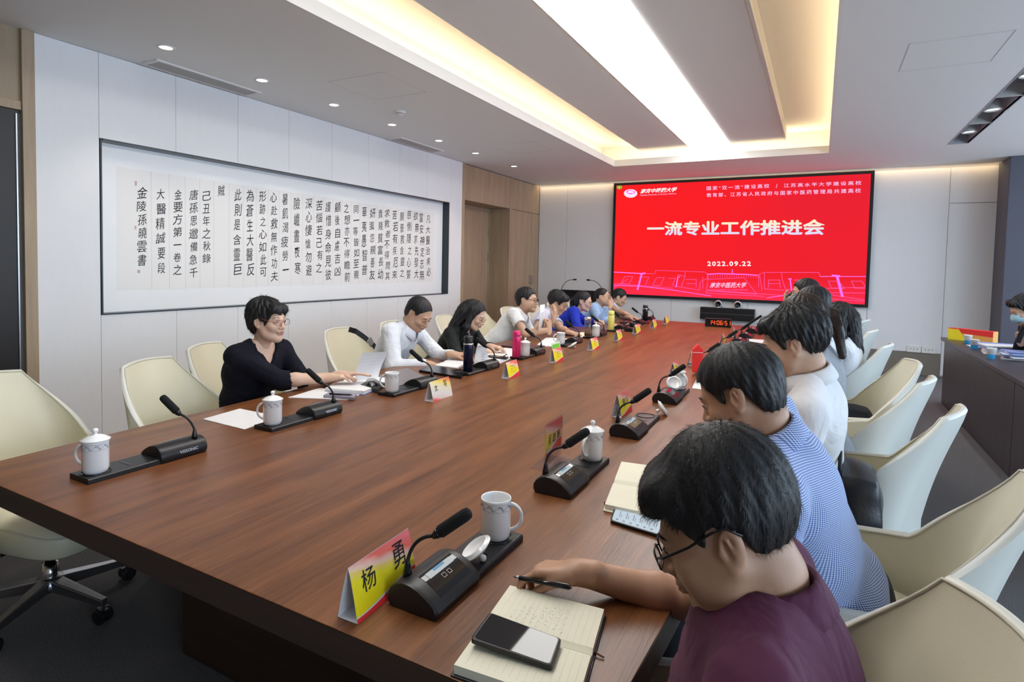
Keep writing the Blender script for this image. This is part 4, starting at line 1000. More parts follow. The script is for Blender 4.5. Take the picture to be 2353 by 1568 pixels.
# the notebook's long side runs along the table: spine crosses under the phone
MB().add([(0, 0, 0), (.006, 0, 0), (.006, .05, 0), (0, .05, 0)], [(0, 1, 2, 3)])
q0 = onz(1345, 1490, TZ+.006); q1 = onz(1388, 1513, TZ+.002)
o = MB().tube([(0, 0, .0), ((q1-q0).x*.6, (q1-q0).y*.6, -.001), ((q1-q0).x, (q1-q0).y, -.003)], .0018, 5).build('bookmark_ribbon', mat('brown_ribbon', (.16, .06, .02), .6), nb)
o.location = q0-nb.location
nb2 = make_book('open notebook with reddish page edges before the checked shirt man', px4([(1390, 1160), (1530, 1190), (1560, 1080), (1428, 1062)], TZ+.018), TZ+.0005, .016, M_cream, M_cream, lines=False)
MB().box(-.11, .11, -.001, .001, 0, .001)
for k, (a, b) in enumerate((((1388, 1156), (1492, 1176)),)):
    pa = onz(*a, TZ+.010); pb = onz(*b, TZ+.010); mmb = MB(); c = nb2.location
    mmb.add([(pa.x-c.x, pa.y-c.y-.001, .004), (pb.x-c.x, pb.y-c.y-.001, .004), (pb.x-c.x, pb.y-c.y-.001, .014), (pa.x-c.x, pa.y-c.y-.001, .014)], [(0, 1, 2, 3)]); mmb.build('red_page_edge', mat('red_edge', (.35, .09, .07), .6), nb2)
def make_phone(label, P, z, glow=None, tilt=0, body=None):
    c = sum((Vector((p[0], p[1], 0)) for p in P), Vector())/4; Q = [Vector((p[0]-c.x, p[1]-c.y, 0)) for p in P]
    t = thing('phone', label, 'phone', (c.x, c.y, z))
    def rounded(k, r=.10, n=5):
        out = []
        for i in range(4):
            A = Q[i]*k; L_ = Q[i-1]*k; R_ = Q[(i+1) % 4]*k; a = A+(L_-A)*r*.5; b = A+(R_-A)*r
            if (L_-A).length < (R_-A).length: a = A+(L_-A)*r; b = A+(R_-A)*r*.5
            for q_ in range(n+1):
                s = q_/n; out.append((a*(1-s)+A*s)*(1-s)+(A*(1-s)+b*s)*s)
        return out
    o = rounded(1); n = len(o); i_ = rounded(.955)
    V = [p+Vector((0, 0, .0)) for p in o]+[p+Vector((0, 0, .0085)) for p in o]+[p+Vector((0, 0, .0095)) for p in i_]
    F = [tuple(range(n-1, -1, -1))]+[(k, (k+1) % n, n+(k+1) % n, n+k) for k in range(n)]+[(n+k, n+(k+1) % n, 2*n+(k+1) % n, 2*n+k) for k in range(n)]+[tuple(range(2*n, 3*n))]
    mesh_obj('case', V, F, body or M_black, t)
    s = rounded(.93); mesh_obj('glass', [p+Vector((0, 0, .0098)) for p in s], [tuple(range(n))], glow or mat('phone_mirror', (.01, .01, .012), .03), t)
    return t, Q
phA, _ = make_phone('dark mirror-bright phone lying on the open notebook', [onz(1080, 1478, TZ+.030), onz(1268, 1533, TZ+.030), onz(1290, 1470, TZ+.030), onz(1124, 1418, TZ+.030)], TZ+.0205)
phA.rotation_euler = (0.0, .055, 0); phA.location.z += .006
E_phone = emis('phone_screen_light', (.50, .60, .68), .95)
ph2, Q = make_phone('phone with a lit pale chat screen before the checked shirt man', px4([(1402, 1196), (1520, 1232), (1530, 1196), (1412, 1166)], TZ+.009), TZ+.0005, E_phone)
txt = MB(); rr = random.Random(2)
for k in range(6):
    for (v0, v1, hh) in ((.12, .22, .05), (.36, .80, .018), (.36, .62, .012)):
        u = .10+.135*k+(.045 if hh == .018 else (-.0 if hh == .05 else .085)); 
        def A(u, v): return (Q[0]*(1-v)+Q[3]*v)*(1-u)+(Q[1]*(1-v)+Q[2]*v)*u+Vector((0, 0, .0101))
        txt.add([A(u, v0), A(u+hh, v0), A(u+hh, v1*rr.uniform(.85, 1)), A(u, v1)], [(0, 1, 2, 3)])
txt.build('screen_marks', M_greyink, ph2)
make_phone('dark phone on the papers before the woman with long black hair', px4([(1118, 821), (1163, 827), (1169, 823), (1124, 818)], TZ+.005), TZ+.005)
make_phone('phone lying on white paper between checked shirt and white shirt man', px4([(1612, 884), (1645, 890), (1650, 877), (1622, 873)], TZ+.004), TZ+.003, body=M_cream)
quad_sheet('paper_sheet', 'white paper under the phone behind the fourth right mug', 'paper', px4([(1590, 893), (1645, 899), (1655, 873), (1600, 872)], TZ), TZ+.0005, .0012, M_paper, PG)
quad_sheet('paper_sheet', 'small cream slip beside the head of the checked shirt man', 'paper', px4([(1612, 925), (1650, 930), (1655, 913), (1621, 911)], TZ), TZ+.0005, .002, M_cream, PG)
quad_sheet('paper_sheet', 'papers under the hands of the woman with long black hair', 'paper', px4([(1090, 835), (1120, 812), (1185, 820), (1150, 836)], TZ), TZ+.0005, .003, M_paper, PG)
quad_sheet('paper_sheet', 'notebook page left of the pink flask', 'paper', px4([(1130, 815), (1160, 801), (1195, 806), (1188, 822)], TZ), TZ+.0005, .006, M_paper, PG)
quad_sheet('paper_sheet', 'papers before the man who rests his cheek on his hand', 'paper', px4([(1230, 797), (1255, 777), (1330, 781), (1310, 797)], TZ), TZ+.0005, .005, M_paper, PG)
quad_sheet('paper_sheet', 'cream papers before the woman in the royal blue jacket', 'paper', px4([(1320, 775), (1335, 765), (1372, 768), (1365, 778)], TZ), TZ+.0005, .006, M_cream, PG)
quad_sheet('paper_sheet', 'white papers left of the yellow bottle', 'paper', px4([(1395, 757), (1405, 748), (1440, 750), (1432, 760)], TZ), TZ+.0005, .008, M_paper, PG)
quad_sheet('paper_sheet', 'pale papers before the last man on the left side', 'paper', px4([(1438, 748), (1446, 741), (1475, 744), (1470, 750)], TZ), TZ+.0005, .006, M_cream, PG)
for (x, y, lab) in ((-.52, 4.35, 'white papers beside the green card on the right side'), (-.50, 4.95, 'folded white papers at the sixth right seat'), (-.50, 5.6, 'white papers at the seventh right seat'), (-.52, 6.4, 'white papers at the eighth right seat')):
    quad_sheet('paper_sheet', lab, 'paper', [(x-.12, y-.15), (x+.12, y-.13), (x+.11, y+.16), (x-.13, y+.15)], TZ+.0005, .004, M_paper, PG)
# open booklet of the woman in black, one page standing
bk = make_book('open booklet with bluish page edges held by the woman in the black top', px4([(748, 892), (836, 900), (905, 872), (822, 860)], TZ+.02), TZ+.0005, .018, mat('blue_cover', (.12, .18, .45), .5), M_paper, lines=False)
ab = onz(835, 868, TZ+.03)
pg = MB(); rows = []
for k in range(9):
    a = k/8; rows.append([Vector((.0+.04*a*a, -.075+.02*a, .02+.17*a)), Vector((.05+.05*a*a, .075+.04*a, .02+.16*a))])
pg.grid(rows); o = pg.build('standing_page', M_paper, bk); o.location = (ab.x-bk.location.x-.0, ab.y-bk.location.y, 0)
ob2 = make_book('open book before the bowed man in the long-sleeved white shirt', px4([(1000, 842), (1050, 848), (1078, 832), (1035, 826)], TZ+.01), TZ+.0005, .014, M_black, M_paper, lines=False)
c_ = folder('black round-cornered case under the booklet, beside the loose lid', px4([(828, 893), (850, 880), (885, 889), (868, 905)], TZ), TZ+.0005, .022, M_black)
# green card, upright flyer
q = onz(1262, 828, TZ)
t = thing('green_tent_card', 'pale card with a bright green band behind a name card', 'card', (-1.80, 4.20, TZ+.0005), .05)
MB().add([(.03, -.09, 0), (.03, .09, 0), (.0, .09, .125), (.0, -.09, .125), (.028, -.09, 0), (.028, .09, 0), (-.002, .09, .125), (-.002, -.09, .125)], [(0, 1, 2, 3), (7, 6, 5, 4), (0, 3, 7, 4), (1, 5, 6, 2), (3, 2, 6, 7)]).build('card', mat('pale_green_card', (.72, .80, .70), .5), t)
MB().add([(.0255, -.085, .022), (.0255, .075, .022), (.0035, .075, .112), (.0035, -.085, .112)], [(0, 1, 2, 3)]).build('green_band', mat('bright_green', (.18, .62, .04), .5), t)
dup(t, 'bright green card on the right side beside the red carton', (-.60, 4.28, TZ+.0005), .3)
# ------- flasks and bottles
def flask(label, x, y, r, h, m, cap_m, ring=True, name='thermos_flask', z=TT, band=None):
    t = thing(name, label, 'flask', (x, y, z))
    hb = h*.74
    MB().lathe([(r*.9, 0), (r, .004), (r, hb), (r*.97, hb+.004)], 28).build('bottle_body', m, t, smooth=True)
    if ring: MB().lathe([(r*.985, hb+.001), (r*1.01, hb+.003), (r*1.01, hb+.009), (r*.98, hb+.011)], 28).build('steel_ring', M_chrome, t, smooth=True)
    MB().lathe([(r*.93, hb+.010), (r*.95, hb+.014), (r*.93, h-.012), (r*.80, h-.003), (r*.4, h), (.001, h)], 28).build('screw_cap', cap_m, t, smooth=True)
    if band: MB().lathe([(r*1.008, hb*.18), (r*1.008, hb*.21)], 28, cap=False).build('band', band, t)
    return t
M_navy = mat('navy_metal', (.012, .018, .05), .18, metal=.6); M_pink = mat('pink_metal', (.75, .035, .18), .25, metal=.35)
fl = flask('dark blue thermos flask with black cap and chain', MXL+.05, YL[3]-.13, .033, .235, M_navy, M_black, band=M_navy)
MB().tube([(.0, .0, .235), (.0, .012, .247), (.0, .024, .235)], .003, 6).build('carry_loop', M_steel, fl)
flask('pink metal flask beside a covered mug', MXL+.045, YL[4]-.205, .033, .205, M_pink, M_pink, ring=False)
flask('tall pale yellow bottle on the left side', MXL+.03, YL[7]-.17, .036, .215, mat('pale_yellow', (.88, .82, .22), .45), mat('pale_yellow', (.88, .82, .22), .45), ring=False, name='bottle')
flask('black flask at the far end of the left side', MXL+.04, 7.72, .036, .205, M_blackgl, M_black)
# glass tea bottle
t = thing('tea_bottle', 'tall glass tea bottle with steel cap and brown tea', 'bottle', (MXL+.04, YL[6]-.21, TT))
MB().lathe([(.001, 0), (.032, 0), (.034, .004), (.034, .165), (.030, .170), (.0315, .164), (.0315, .010), (.001, .008)], 28, cap=False).build('glass_body', glassy('bottle_glass', (.93, .94, .92)), t, smooth=True)
MB().lathe([(.001, .010), (.030, .010), (.030, .055), (.001, .055)], 24, cap=False).build('tea', mat('brown_tea', (.16, .05, .01), .15), t, smooth=True)
lv = MB(); rr = random.Random(8)
for k in range(26):
    a = rr.uniform(0, 6.28); r = rr.uniform(.005, .026); z = rr.uniform(.06, .15); p = Vector((r*math.cos(a), r*math.sin(a), z)); u = Vector((rr.uniform(-1, 1), rr.uniform(-1, 1), rr.uniform(-1, 1))).normalized()*.009; v = u.cross(Vector((.3, .5, .8))).normalized()*.0035
    lv.add([p-u, p-v, p+u, p+v], [(0, 1, 2, 3)])
o = lv.build('tea_leaves', mat('tea_leaf', (.45, .22, .03), .6), t); o['kind'] = 'stuff'
MB().lathe([(.031, .168), (.034, .170), (.034, .196), (.030, .200), (.001, .200)], 28).build('steel_cap', M_chrome, t, smooth=True)
# dark round cup, spotted pouch, laptop on the left far side
t = thing('dark_cup', 'dark glossy round cup between two far name cards', 'cup', (-1.90, 6.72, TZ))
MB().lathe([(.030, 0), (.045, .01), (.05, .04), (.046, .07), (.042, .078), (.040, .07), (.001, .02)], 28, cap=False).build('cup_body', M_blackgl, t, smooth=True)
MB().tube([(.048, 0, .02), (.072, 0, .03), (.072, 0, .055), (.046, 0, .062)], .005, 8).build('handle', M_blackgl, t, smooth=True)
o = thing('spotted_pouch', 'small black pouch with white spots beside the dark cup', 'pouch', (-1.86, 6.46, TZ))
MB().prism([(-.05, 0), (.05, 0), (.055, .025), (.03, .045), (-.03, .045), (-.055, .025)], -.05, .05, 'Y').build('pouch_body', M_black, o, bevel=.008)
sp_ = MB()
for (y, z) in ((-.03, .012), (.0, .03), (.03, .014), (-.012, .010), (.038, .03)): sp_.add([(.0545, y-.006, z-.004), (.0565, y+.006, z-.004), (.0575, y+.006, z+.004), (.0555, y-.006, z+.004)], [(0, 1, 2, 3)])
sp_.build('white_spots', M_paper, o)
t = thing('laptop', 'thin dark notebook computer lying closed near the far flask', 'laptop', (-2.12, 7.45, TZ))
MB().box(-.12, .12, -.17, .17, 0, .012).build('lower_case', M_black, t, bevel=.003); MB().box(-.12, .12, -.17, .17, .013, .021).build('display_lid', mat('maroon_lid', (.10, .02, .03), .25), t, bevel=.003)
# red carton on the right
t = thing('red_carton', 'red gable-topped carton between the name cards on the right side', 'carton', (-.715, 4.13, TZ+.0185), .25)
MB().box(-.033, .033, -.033, .033, 0, .155).build('box', M_red, t, bevel=.002)
MB().add([(-.033, -.033, .155), (.033, -.033, .155), (.033, .033, .155), (-.033, .033, .155), (0, -.033, .190), (0, .033, .190)], [(0, 1, 4), (2, 3, 5), (1, 2, 5, 4), (3, 0, 4, 5)]).build('gable_top', M_red, t)
MB().box(-.0335, .0335, -.0335, -.033, .135, .139).box(.033, .0335, -.0335, .0335, .135, .139).build('white_line', M_paper, t)
# led clock
ca, cb = onz(1621, 750, TZ), onz(1680, 752, TZ)
t = thing('led_clock', 'black desk clock with red digits at the far end of the table', 'clock', ((ca.x+cb.x)/2, 7.70, TZ), .12)
hw = .155
MB().box(-hw, hw, -.02, .02, 0, .105).build('case', M_black, t, bevel=.004)
MB().box(-hw+.008, hw-.008, -.0215, -.0195, .010, .097).build('front_panel', M_blackgl, t)
E_led = emis('led_red', (1.0, .09, .02), 2.2)
SEG = {'0': 'abcdef', '1': 'bc', '4': 'bcfg', '6': 'acdefg', '5': 'acdfg'}
x = -.105
for ch in '14:06:51':
    m = MB()
    if ch == ':':
        for z in (.040, .066): m.box(x-.003, x+.003, -.0232, -.0218, z-.003, z+.003)
        m.build('colon', E_led, t); x += .016; continue
    w_, h0, z0 = .026, .050, .028
    S_ = {'a': (0, w_, h0-.004, h0+.001), 'd': (0, w_, -.001, .004), 'g': (0, w_, h0/2-.0025, h0/2+.0025), 'f': (-.001, .004, h0/2, h0), 'e': (-.001, .004, 0, h0/2), 'b': (w_-.004, w_+.001, h0/2, h0), 'c': (w_-.004, w_+.001, 0, h0/2)}
    for s in SEG[ch]: a = S_[s]; m.box(x+a[0], x+a[1], -.0232, -.0218, z0+a[2], z0+a[3])
    m.build('digit', E_led, t); x += .038
# standing mic podium on the left at the back
t = thing('lectern', 'dark lectern with two thin microphones beside the screen', 'lectern', (-3.42, 9.15, 0), .10)
MB().prism([(-.26, .0), (.26, .0), (.20, .9), (-.20, .9)], -.22, .16, 'Y').build('body', M_black, t, bevel=.004)
MB().add([(-.40, -.28, 1.085), (.40, -.28, 1.085), (.40, .20, 1.045), (-.40, .20, 1.045), (-.24, -.22, .90), (.24, -.22, .90), (.24, .16, .90), (-.24, .16, .90)], [(0, 1, 2, 3), (7, 6, 5, 4), (0, 4, 5, 1), (1, 5, 6, 2), (2, 6, 7, 3), (3, 7, 4, 0)]).build('reading_top', M_black, t, bevel=.004)
for sx in (-1, 1):
    pts = [(sx*.34, -.2+.0*i, 1.08) if i == 0 else (sx*(.34-.20*(i/8)**1.6), -.2-.02*i/8, 1.08+.17*math.sin(i/8*PI/2)) for i in range(9)]
    MB().tube(pts, .005, 6).build('gooseneck', M_black, t, smooth=True)
    e = Vector(pts[-1]); dd = (Vector(pts[-1])-Vector(pts[-2])).normalized(); MB().tube([e, e+dd*.01, e+dd*.055], [.006, .014, .013], 10).build('windscreen', M_foam, t, smooth=True)
# ------- things on the side desk
t = thing('gift_box', 'red and yellow printed box at the far corner of the side desk', 'box', (1.43, 7.98, .7505), -.62)
MB().box(-.16, .26, -.05, .05, 0, .125).build('box', mat('orange_box', (.85, .42, .10), .5), t, bevel=.002)
MB().add([(-.16, -.0505, .0), (.02, -.0505, .0), (-.06, -.0505, .125), (-.16, -.0505, .125)], [(0, 1, 2, 3)]).build('yellow_print', M_yellow, t)
MB().add([(-.06, -.0507, .125), (-.03, -.0507, .08), (.26, -.0507, .065), (.26, -.0507, .125)], [(0, 1, 2, 3)]).build('red_print', M_red, t)
MB().box(-.155, .255, -.052, .052, .120, .127).build('box_lid', M_red, t)
def paper_cup(label, x, y):
    t = thing('paper_cup', label, 'cup', (x, y, .7505), group='white and blue paper cups on the side desk')
    prof = [(.026, 0), (.0275, .03), (.030, .055), (.036, .090)]
    MB().lathe([(.001, .006), (.0245, .006), (.0245, 0), (.026, 0), (.036, .088), (.0375, .090), (.036, .092), (.0345, .088), (.0255, .01), (.001, .009)], 24, cap=False).build('cup', M_paper, t, smooth=True)
    MB().lathe([(.0265, .001), (.0305, .038)], 24, cap=False).build('blue_band', mat('cup_blue', (.02, .30, .62), .5), t, smooth=True)
    return t
a = onz(2215, 782, .75); paper_cup('paper cup in front of the red and yellow box', 1.375, 7.62)
a = onz(2237, 800, .75); paper_cup('paper cup beside the near edge of the paper piles', 1.345, 7.16)
a = onz(2273, 825, .75); paper_cup('nearest paper cup on the side desk', 1.325, 6.42)
rr = random.Random(4)
M_bluep = mat('blue_paper', (.25, .32, .62), .6)
for i, (cx_, cy_, n) in enumerate(((1.50, 6.88, 9), (1.56, 7.25, 7), (1.57, 6.50, 8))):
    z = .7505
    for k in range(n):
        w, l, h_ = .21, .297, rr.choice((.006, .010, .013)); a = rr.uniform(-.25, .25)+PI/2
        o = MB().box(-w/2, w/2, -l/2, l/2, 0, h_-.0004).build('report', [M_paper, M_bluep][(k+i) % 2 if rr.random() < .6 else 0], loc=(cx_+rr.uniform(-.025, .025), cy_+rr.uniform(-.03, .03), z), rot=(0, 0, a))
        tag(o, '%s report in the %s pile on the side desk, %s' % ('blue-covered' if o.data.materials[0] is M_bluep else 'white', ('middle', 'farther', 'nearer')[i], ('bottom', 'second', 'third', 'fourth', 'fifth', 'sixth', 'seventh', 'eighth', 'ninth')[k]+(' from the bottom' if k else ' of the pile')), 'report', 'piled reports on the side desk')
        z += h_
quad_sheet('paper_sheet', 'loose white sheet at the edge of the side desk', 'paper', [(1.34, 7.52), (1.50, 7.50), (1.50, 7.28), (1.36, 7.26)], .7505, .0015, M_paper, PG)
# ------- bags
def bag_blob(name, label, loc, r, m, seed=0):
    import bmesh
    bm = bmesh.new(); bmesh.ops.create_cube(bm, size=2); bmesh.ops.subdivide_edges(bm, edges=bm.edges[:], cuts=11, use_grid_fill=True)
    ph = np.random.RandomState(seed).uniform(0, 6, 6)
    for v in bm.verts:
        p = v.co.copy(); p = p*.42+p.normalized()*.58*1.12
        k = 1+.05*math.sin(4*p.x+ph[0])*math.cos(3*p.y+ph[1])+.03*math.sin(6*p.z+ph[2]+3*p.y)
        v.co = (p.x*r[0]*k*(1-.18*max(0, p.z)), p.y*r[1]*k*(1-.12*max(0, p.z)), p.z*r[2])
    me = bpy.data.meshes.new(name); bm.to_mesh(me); bm.free(); me.materials.append(m); me.polygons.foreach_set('use_smooth', [True]*len(me.polygons))
    t = thing(name, label, 'bag', loc); o = bpy.data.objects.new('bag_body', me); COL.objects.link(o); o.parent = t
    return t
M_bag = mat('black_leather', (.010, .010, .014), .35, bump=.3, bscale=90)
t = bag_blob('handbag', 'black handbag behind the back of the checked shirt man', (.14, 2.50, .63), (.09, .17, .135), M_bag, 1)
MB().tube([(-.05, -.12, .10), (-.05, -.07, .19), (-.05, .07, .19), (-.05, .12, .10)], .007, 8).build('handle', M_bag, t, smooth=True)
t = bag_blob('cloth_bundle', 'black cloth bundle on the fifth right chair', (.20, 4.16, .57), (.12, .12, .085), mat('black_cloth', (.006, .008, .014), .8), 2)
t = bag_blob('shoulder_bag', 'black shoulder bag low on the left side behind the long-haired woman', (-2.98, 4.95, .585), (.10, .13, .10), M_bag, 5)
# strap over the chair back on the left
t = thing('bag_strap', 'black webbing strap with buckle hanging over a cream chair back', 'strap', (0, 0, 0))
def ribbon(pts, w_dir, hw_, m, name, parent, th=.003):
    mm = MB(); rows = []
    for p in pts: p = Vector(p); rows.append([p-w_dir*hw_, p+w_dir*hw_])
    mm.grid(rows); o = mm.build(name, m, parent); s = o.modifiers.new('thick', 'SOLIDIFY'); s.thickness = th; s.offset = 0; return o
sp = [onx(802, 757, -3.12), onx(818, 762, -3.05), onx(838, 776, -3.01), onx(858, 793, -2.96), onx(873, 812, -2.92)]
ribbon(sp, Vector((0, .45, .9)).normalized(), .020, M_bag, 'webbing', t)
b_ = onx(850, 786, -2.965); MB().box(-.003, .003, -.024, .024, -.03, .03).build('buckle', M_steel, t, loc=b_+Vector((.006, 0, 0)), rot=(.7, 0, 0))
# ================================================================== figures grown from distance fields
def nrmz(v): v = np.asarray(v, float); return v/np.linalg.norm(v)
class Field:
    def __init__(s, lo, hi, vox):
        s.lo = np.array(lo, float); s.vox = vox; s.n = np.maximum(np.ceil((np.array(hi, float)-s.lo)/vox).astype(int)+1, 4)
        s.F = np.full(s.n, 1.0, np.float32)
    def reg(s, a, b, pad):
        i0 = np.clip(np.floor((np.array(a)-pad-s.lo)/s.vox).astype(int), 0, s.n); i1 = np.clip(np.ceil((np.array(b)+pad-s.lo)/s.vox).astype(int)+1, 0, s.n)
        if (i1 <= i0).any(): return None
        ax = [s.lo[k]+s.vox*np.arange(i0[k], i1[k]) for k in range(3)]
        P = np.stack(np.meshgrid(*ax, indexing='ij'), -1).astype(np.float32)
        return (slice(i0[0], i1[0]), slice(i0[1], i1[1]), slice(i0[2], i1[2])), P
    def comb(s, sl, d, k, op):
        A = s.F[sl]
        if op == 'sub': A = -A
        if k > 0:
            h = np.clip(.5+.5*(A-d)/k, 0, 1); r = A*(1-h)+d*h-k*h*(1-h)
        else: r = np.minimum(A, d)
        if op == 'sub':
            # smooth subtraction: max(A, -d)
            A = s.F[sl]
            if k > 0: h = np.clip(.5-.5*(A+d)/k, 0, 1); r = A*(1-h)-d*h+k*h*(1-h)
            else: r = np.maximum(A, -d)
        s.F[sl] = r
    def cone(s, a, b, r1, r2, k=.01, op='add'):
        a = np.array(a, float); b = np.array(b, float); R = max(r1, r2)
        g = s.reg(np.minimum(a, b)-R, np.maximum(a, b)+R, k+2*s.vox)
        if g is None: return s
        sl, P = g; ba = b-a; L = max(ba@ba, 1e-9); t = np.clip((P-a)@ba/L, 0, 1)
        d = np.linalg.norm(P-a-t[..., None]*ba, axis=-1)-(r1+(r2-r1)*t); s.comb(sl, d.astype(np.float32), k, op); return s
    def ell(s, c, r, R=None, k=.01, op='add'):
        c = np.array(c, float); r = np.array(r, float); m = r.max(); g = s.reg(c-m, c+m, k+2*s.vox)
        if g is None: return s
        sl, P = g; q = P-c
        if R is not None: q = q@np.array(R)      # columns of R = axes
        k0 = np.linalg.norm(q/r, axis=-1); k1 = np.linalg.norm(q/(r*r), axis=-1)+1e-9
        s.comb(sl, (k0*(k0-1)/k1).astype(np.float32), k, op); return s
    def fn(s, f, lo, hi, k=0.0, op='add'):
        g = s.reg(lo, hi, 0)
        if g is None: return s
        sl, P = g; s.comb(sl, f(P).astype(np.float32), k, op); return s
    def mesh(s):
        F = s.F; F = np.pad(F, 1, constant_values=1.0); lo = s.lo-s.vox; ins = F < 0
        nx, ny, nz = F.shape
        c8 = [ins[i:nx-1+i, j:ny-1+j, k:nz-1+k] for i in (0, 1) for j in (0, 1) for k in (0, 1)]
        cnt = sum(c.astype(np.int8) for c in c8); act = (cnt > 0) & (cnt < 8)
        idx = np.argwhere(act)
        if len(idx) == 0: return np.zeros((0, 3)), np.zeros((0, 4), int)
        vid = np.full(act.shape, -1, np.int64); vid[act] = np.arange(len(idx))
        acc = np.zeros((len(idx), 3)); num = np.zeros(len(idx))
        off = np.array([(i, j, k) for i in (0, 1) for j in (0, 1) for k in (0, 1)])
        vals = np.stack([F[idx[:, 0]+o[0], idx[:, 1]+o[1], idx[:, 2]+o[2]] for o in off], 1)
        for a in range(8):
            for b in range(a+1, 8):
                if np.abs(off[a]-off[b]).sum() != 1: continue
                va, vb = vals[:, a], vals[:, b]; m = (va < 0) != (vb < 0); t = np.zeros_like(va); t[m] = va[m]/(va[m]-vb[m])
                p = off[a]+(off[b]-off[a])*t[:, None]; acc[m] += p[m]; num[m] += 1
        V = lo+s.vox*(idx+acc/num[:, None])
        Q = []
        for ax in range(3):
            sl0 = [slice(1, -1)]*3; sl0[ax] = slice(0, -1); sl1 = list(sl0); sl1[ax] = slice(1, None)
            A = ins[tuple(sl0)]; B = ins[tuple(sl1)]; e = np.argwhere(A != B)
            if len(e) == 0: continue
            flip = A[e[:, 0], e[:, 1], e[:, 2]]
            base = e+1; base[:, ax] -= 1
            u, v = (ax+1) % 3, (ax+2) % 3
            def cell(du, dv):
                c = base.copy(); c[:, u] -= du; c[:, v] -= dv; return vid[c[:, 0], c[:, 1], c[:, 2]]
            q = np.stack([cell(1, 1), cell(0, 1), cell(0, 0), cell(1, 0)], 1)
            q[~flip] = q[~flip][:, ::-1]; Q.append(q)
        return V, np.concatenate(Q)
def np_obj(name, parts, m, parent, smooth=True):
    """one mesh object from several (V, Q) pieces"""
    Vs = []; Fs = []; n = 0
    for V, Q in parts:
        if len(V) == 0: continue
        Vs.append(V); Fs.append(np.asarray(Q)+n); n += len(V)
    V = np.concatenate(Vs); me = bpy.data.meshes.new(name)
    quads = [f for f in Fs if f.shape[1] == 4]; tris = [f for f in Fs if f.shape[1] == 3]
    tot = []; loops = []
    for f in Fs: loops.append(f.reshape(-1)); tot += [f.shape[1]]*len(f)
    loops = np.concatenate(loops); tot = np.array(tot)
    me.vertices.add(len(V)); me.vertices.foreach_set('co', V.astype(np.float32).reshape(-1))
    me.loops.add(len(loops)); me.loops.foreach_set('vertex_index', loops.astype(np.int32))
    me.polygons.add(len(tot)); st = np.concatenate([[0], np.cumsum(tot)[:-1]]); me.polygons.foreach_set('loop_start', st.astype(np.int32)); me.polygons.foreach_set('loop_total', tot.astype(np.int32))
    me.polygons.foreach_set('use_smooth', np.full(len(tot), smooth)); me.materials.append(m); me.update(calc_edges=True)
    o = bpy.data.objects.new(name, me); COL.objects.link(o); o.parent = parent
    return o

# ---- head, in head coordinates: +Y face, +X its left..right, origin between the ears
HEADC = {}
def head_vq(kind, vox, nbl=(0, -.06, -.2), nr=.055):
    nbl = np.array(nbl, float); f = Field(np.minimum((-.105, -.125, -.155), nbl-.085), np.maximum((.105, .14, .14), nbl+.085), vox); fem = kind == 'f'; fat = kind == 'w'
    jw = .87 if fem else (1.12 if fat else 1.0)
    f.ell((0, -.014, .034), (.076, .097, .086), k=0)
    f.ell((0, .030, -.022), (.064*jw, .062, .082), k=.03)
    for s in (-1, 1):
        f.cone((s*.056*jw, -.002, -.035), (s*.046*jw, .020, -.070), .020, .018, .03)
        f.cone((s*.046*jw, .020, -.070), (s*.012, .066, -.096), .018, .016, .028)
        f.ell((s*.040*jw, .062, -.026), (.022, .020, .020), k=.02)
        if fat: f.ell((s*.050, .035, -.055), (.024, .034, .030), k=.03)
    f.ell((0, .068, -.092), (.020, .020, .017), k=.02)
    f.ell((0, .030, -.088), (.040*jw, .040, .022), k=.03)
    f.cone((-.030, .081, .020), (.030, .081, .020), .012, .012, .016)
    for s in (-1, 1):
        f.ell((s*.031, .099, .002), (.017, .013, .011), k=.012, op='sub')
        f.ell((s*.031, .0795, .001), (.0155, .0125, .0115), k=.004)
    f.cone((0, .086, .010), (0, .108, -.027), .0065, .0105, .012)
    f.ell((0, .106, -.031), (.011, .011, .009), k=.006)
    for s in (-1, 1):
        f.ell((s*.0115, .097, -.033), (.0085, .010, .0075), k=.005)
    f.ell((0, .088, -.054), (.024, .013, .017), k=.012)
    f.cone((-.015, .094, -.0535), (.015, .094, -.0535), .0048, .0048, .006)
    f.cone((-.013, .093, -.0655), (.013, .093, -.0655), .0058, .0058, .006)
    f.cone((-.022, .097, -.0595), (.022, .097, -.0595), .0018, .0018, .003, op='sub')
    # ears
    for s in (-1, 1):
        R = np.array([[.93, .0, s*.36], [0, 1, 0], [-s*.36, 0, .93]])
        Re = np.array([[1, 0, 0], [0, .96, -.26], [0, .26, .96]])
        f.ell((s*.080, -.014, .000), (.0085, .0185, .032), R=Re, k=.006)
        f.ell((s*.0895, -.009, .003), (.0095, .0110, .022), R=Re, k=.003, op='sub'); f.cone((s*.0845, -.016, -.012), (s*.0845, -.012, .014), .0032, .0028, .003)
        f.ell((s*.079, -.004, -.028), (.007, .009, .009), k=.005)
        f.ell((s*.078, .002, -.006), (.006, .006, .007), k=.004)
    # neck stub
    jn = np.array((0, -.030, -.075)); f.cone((0, -.030, -.02), jn, nr*.95, nr, .03); f.cone(jn, nbl, nr, nr*1.06, .03)
    return f.mesh()
HAIRC = {}
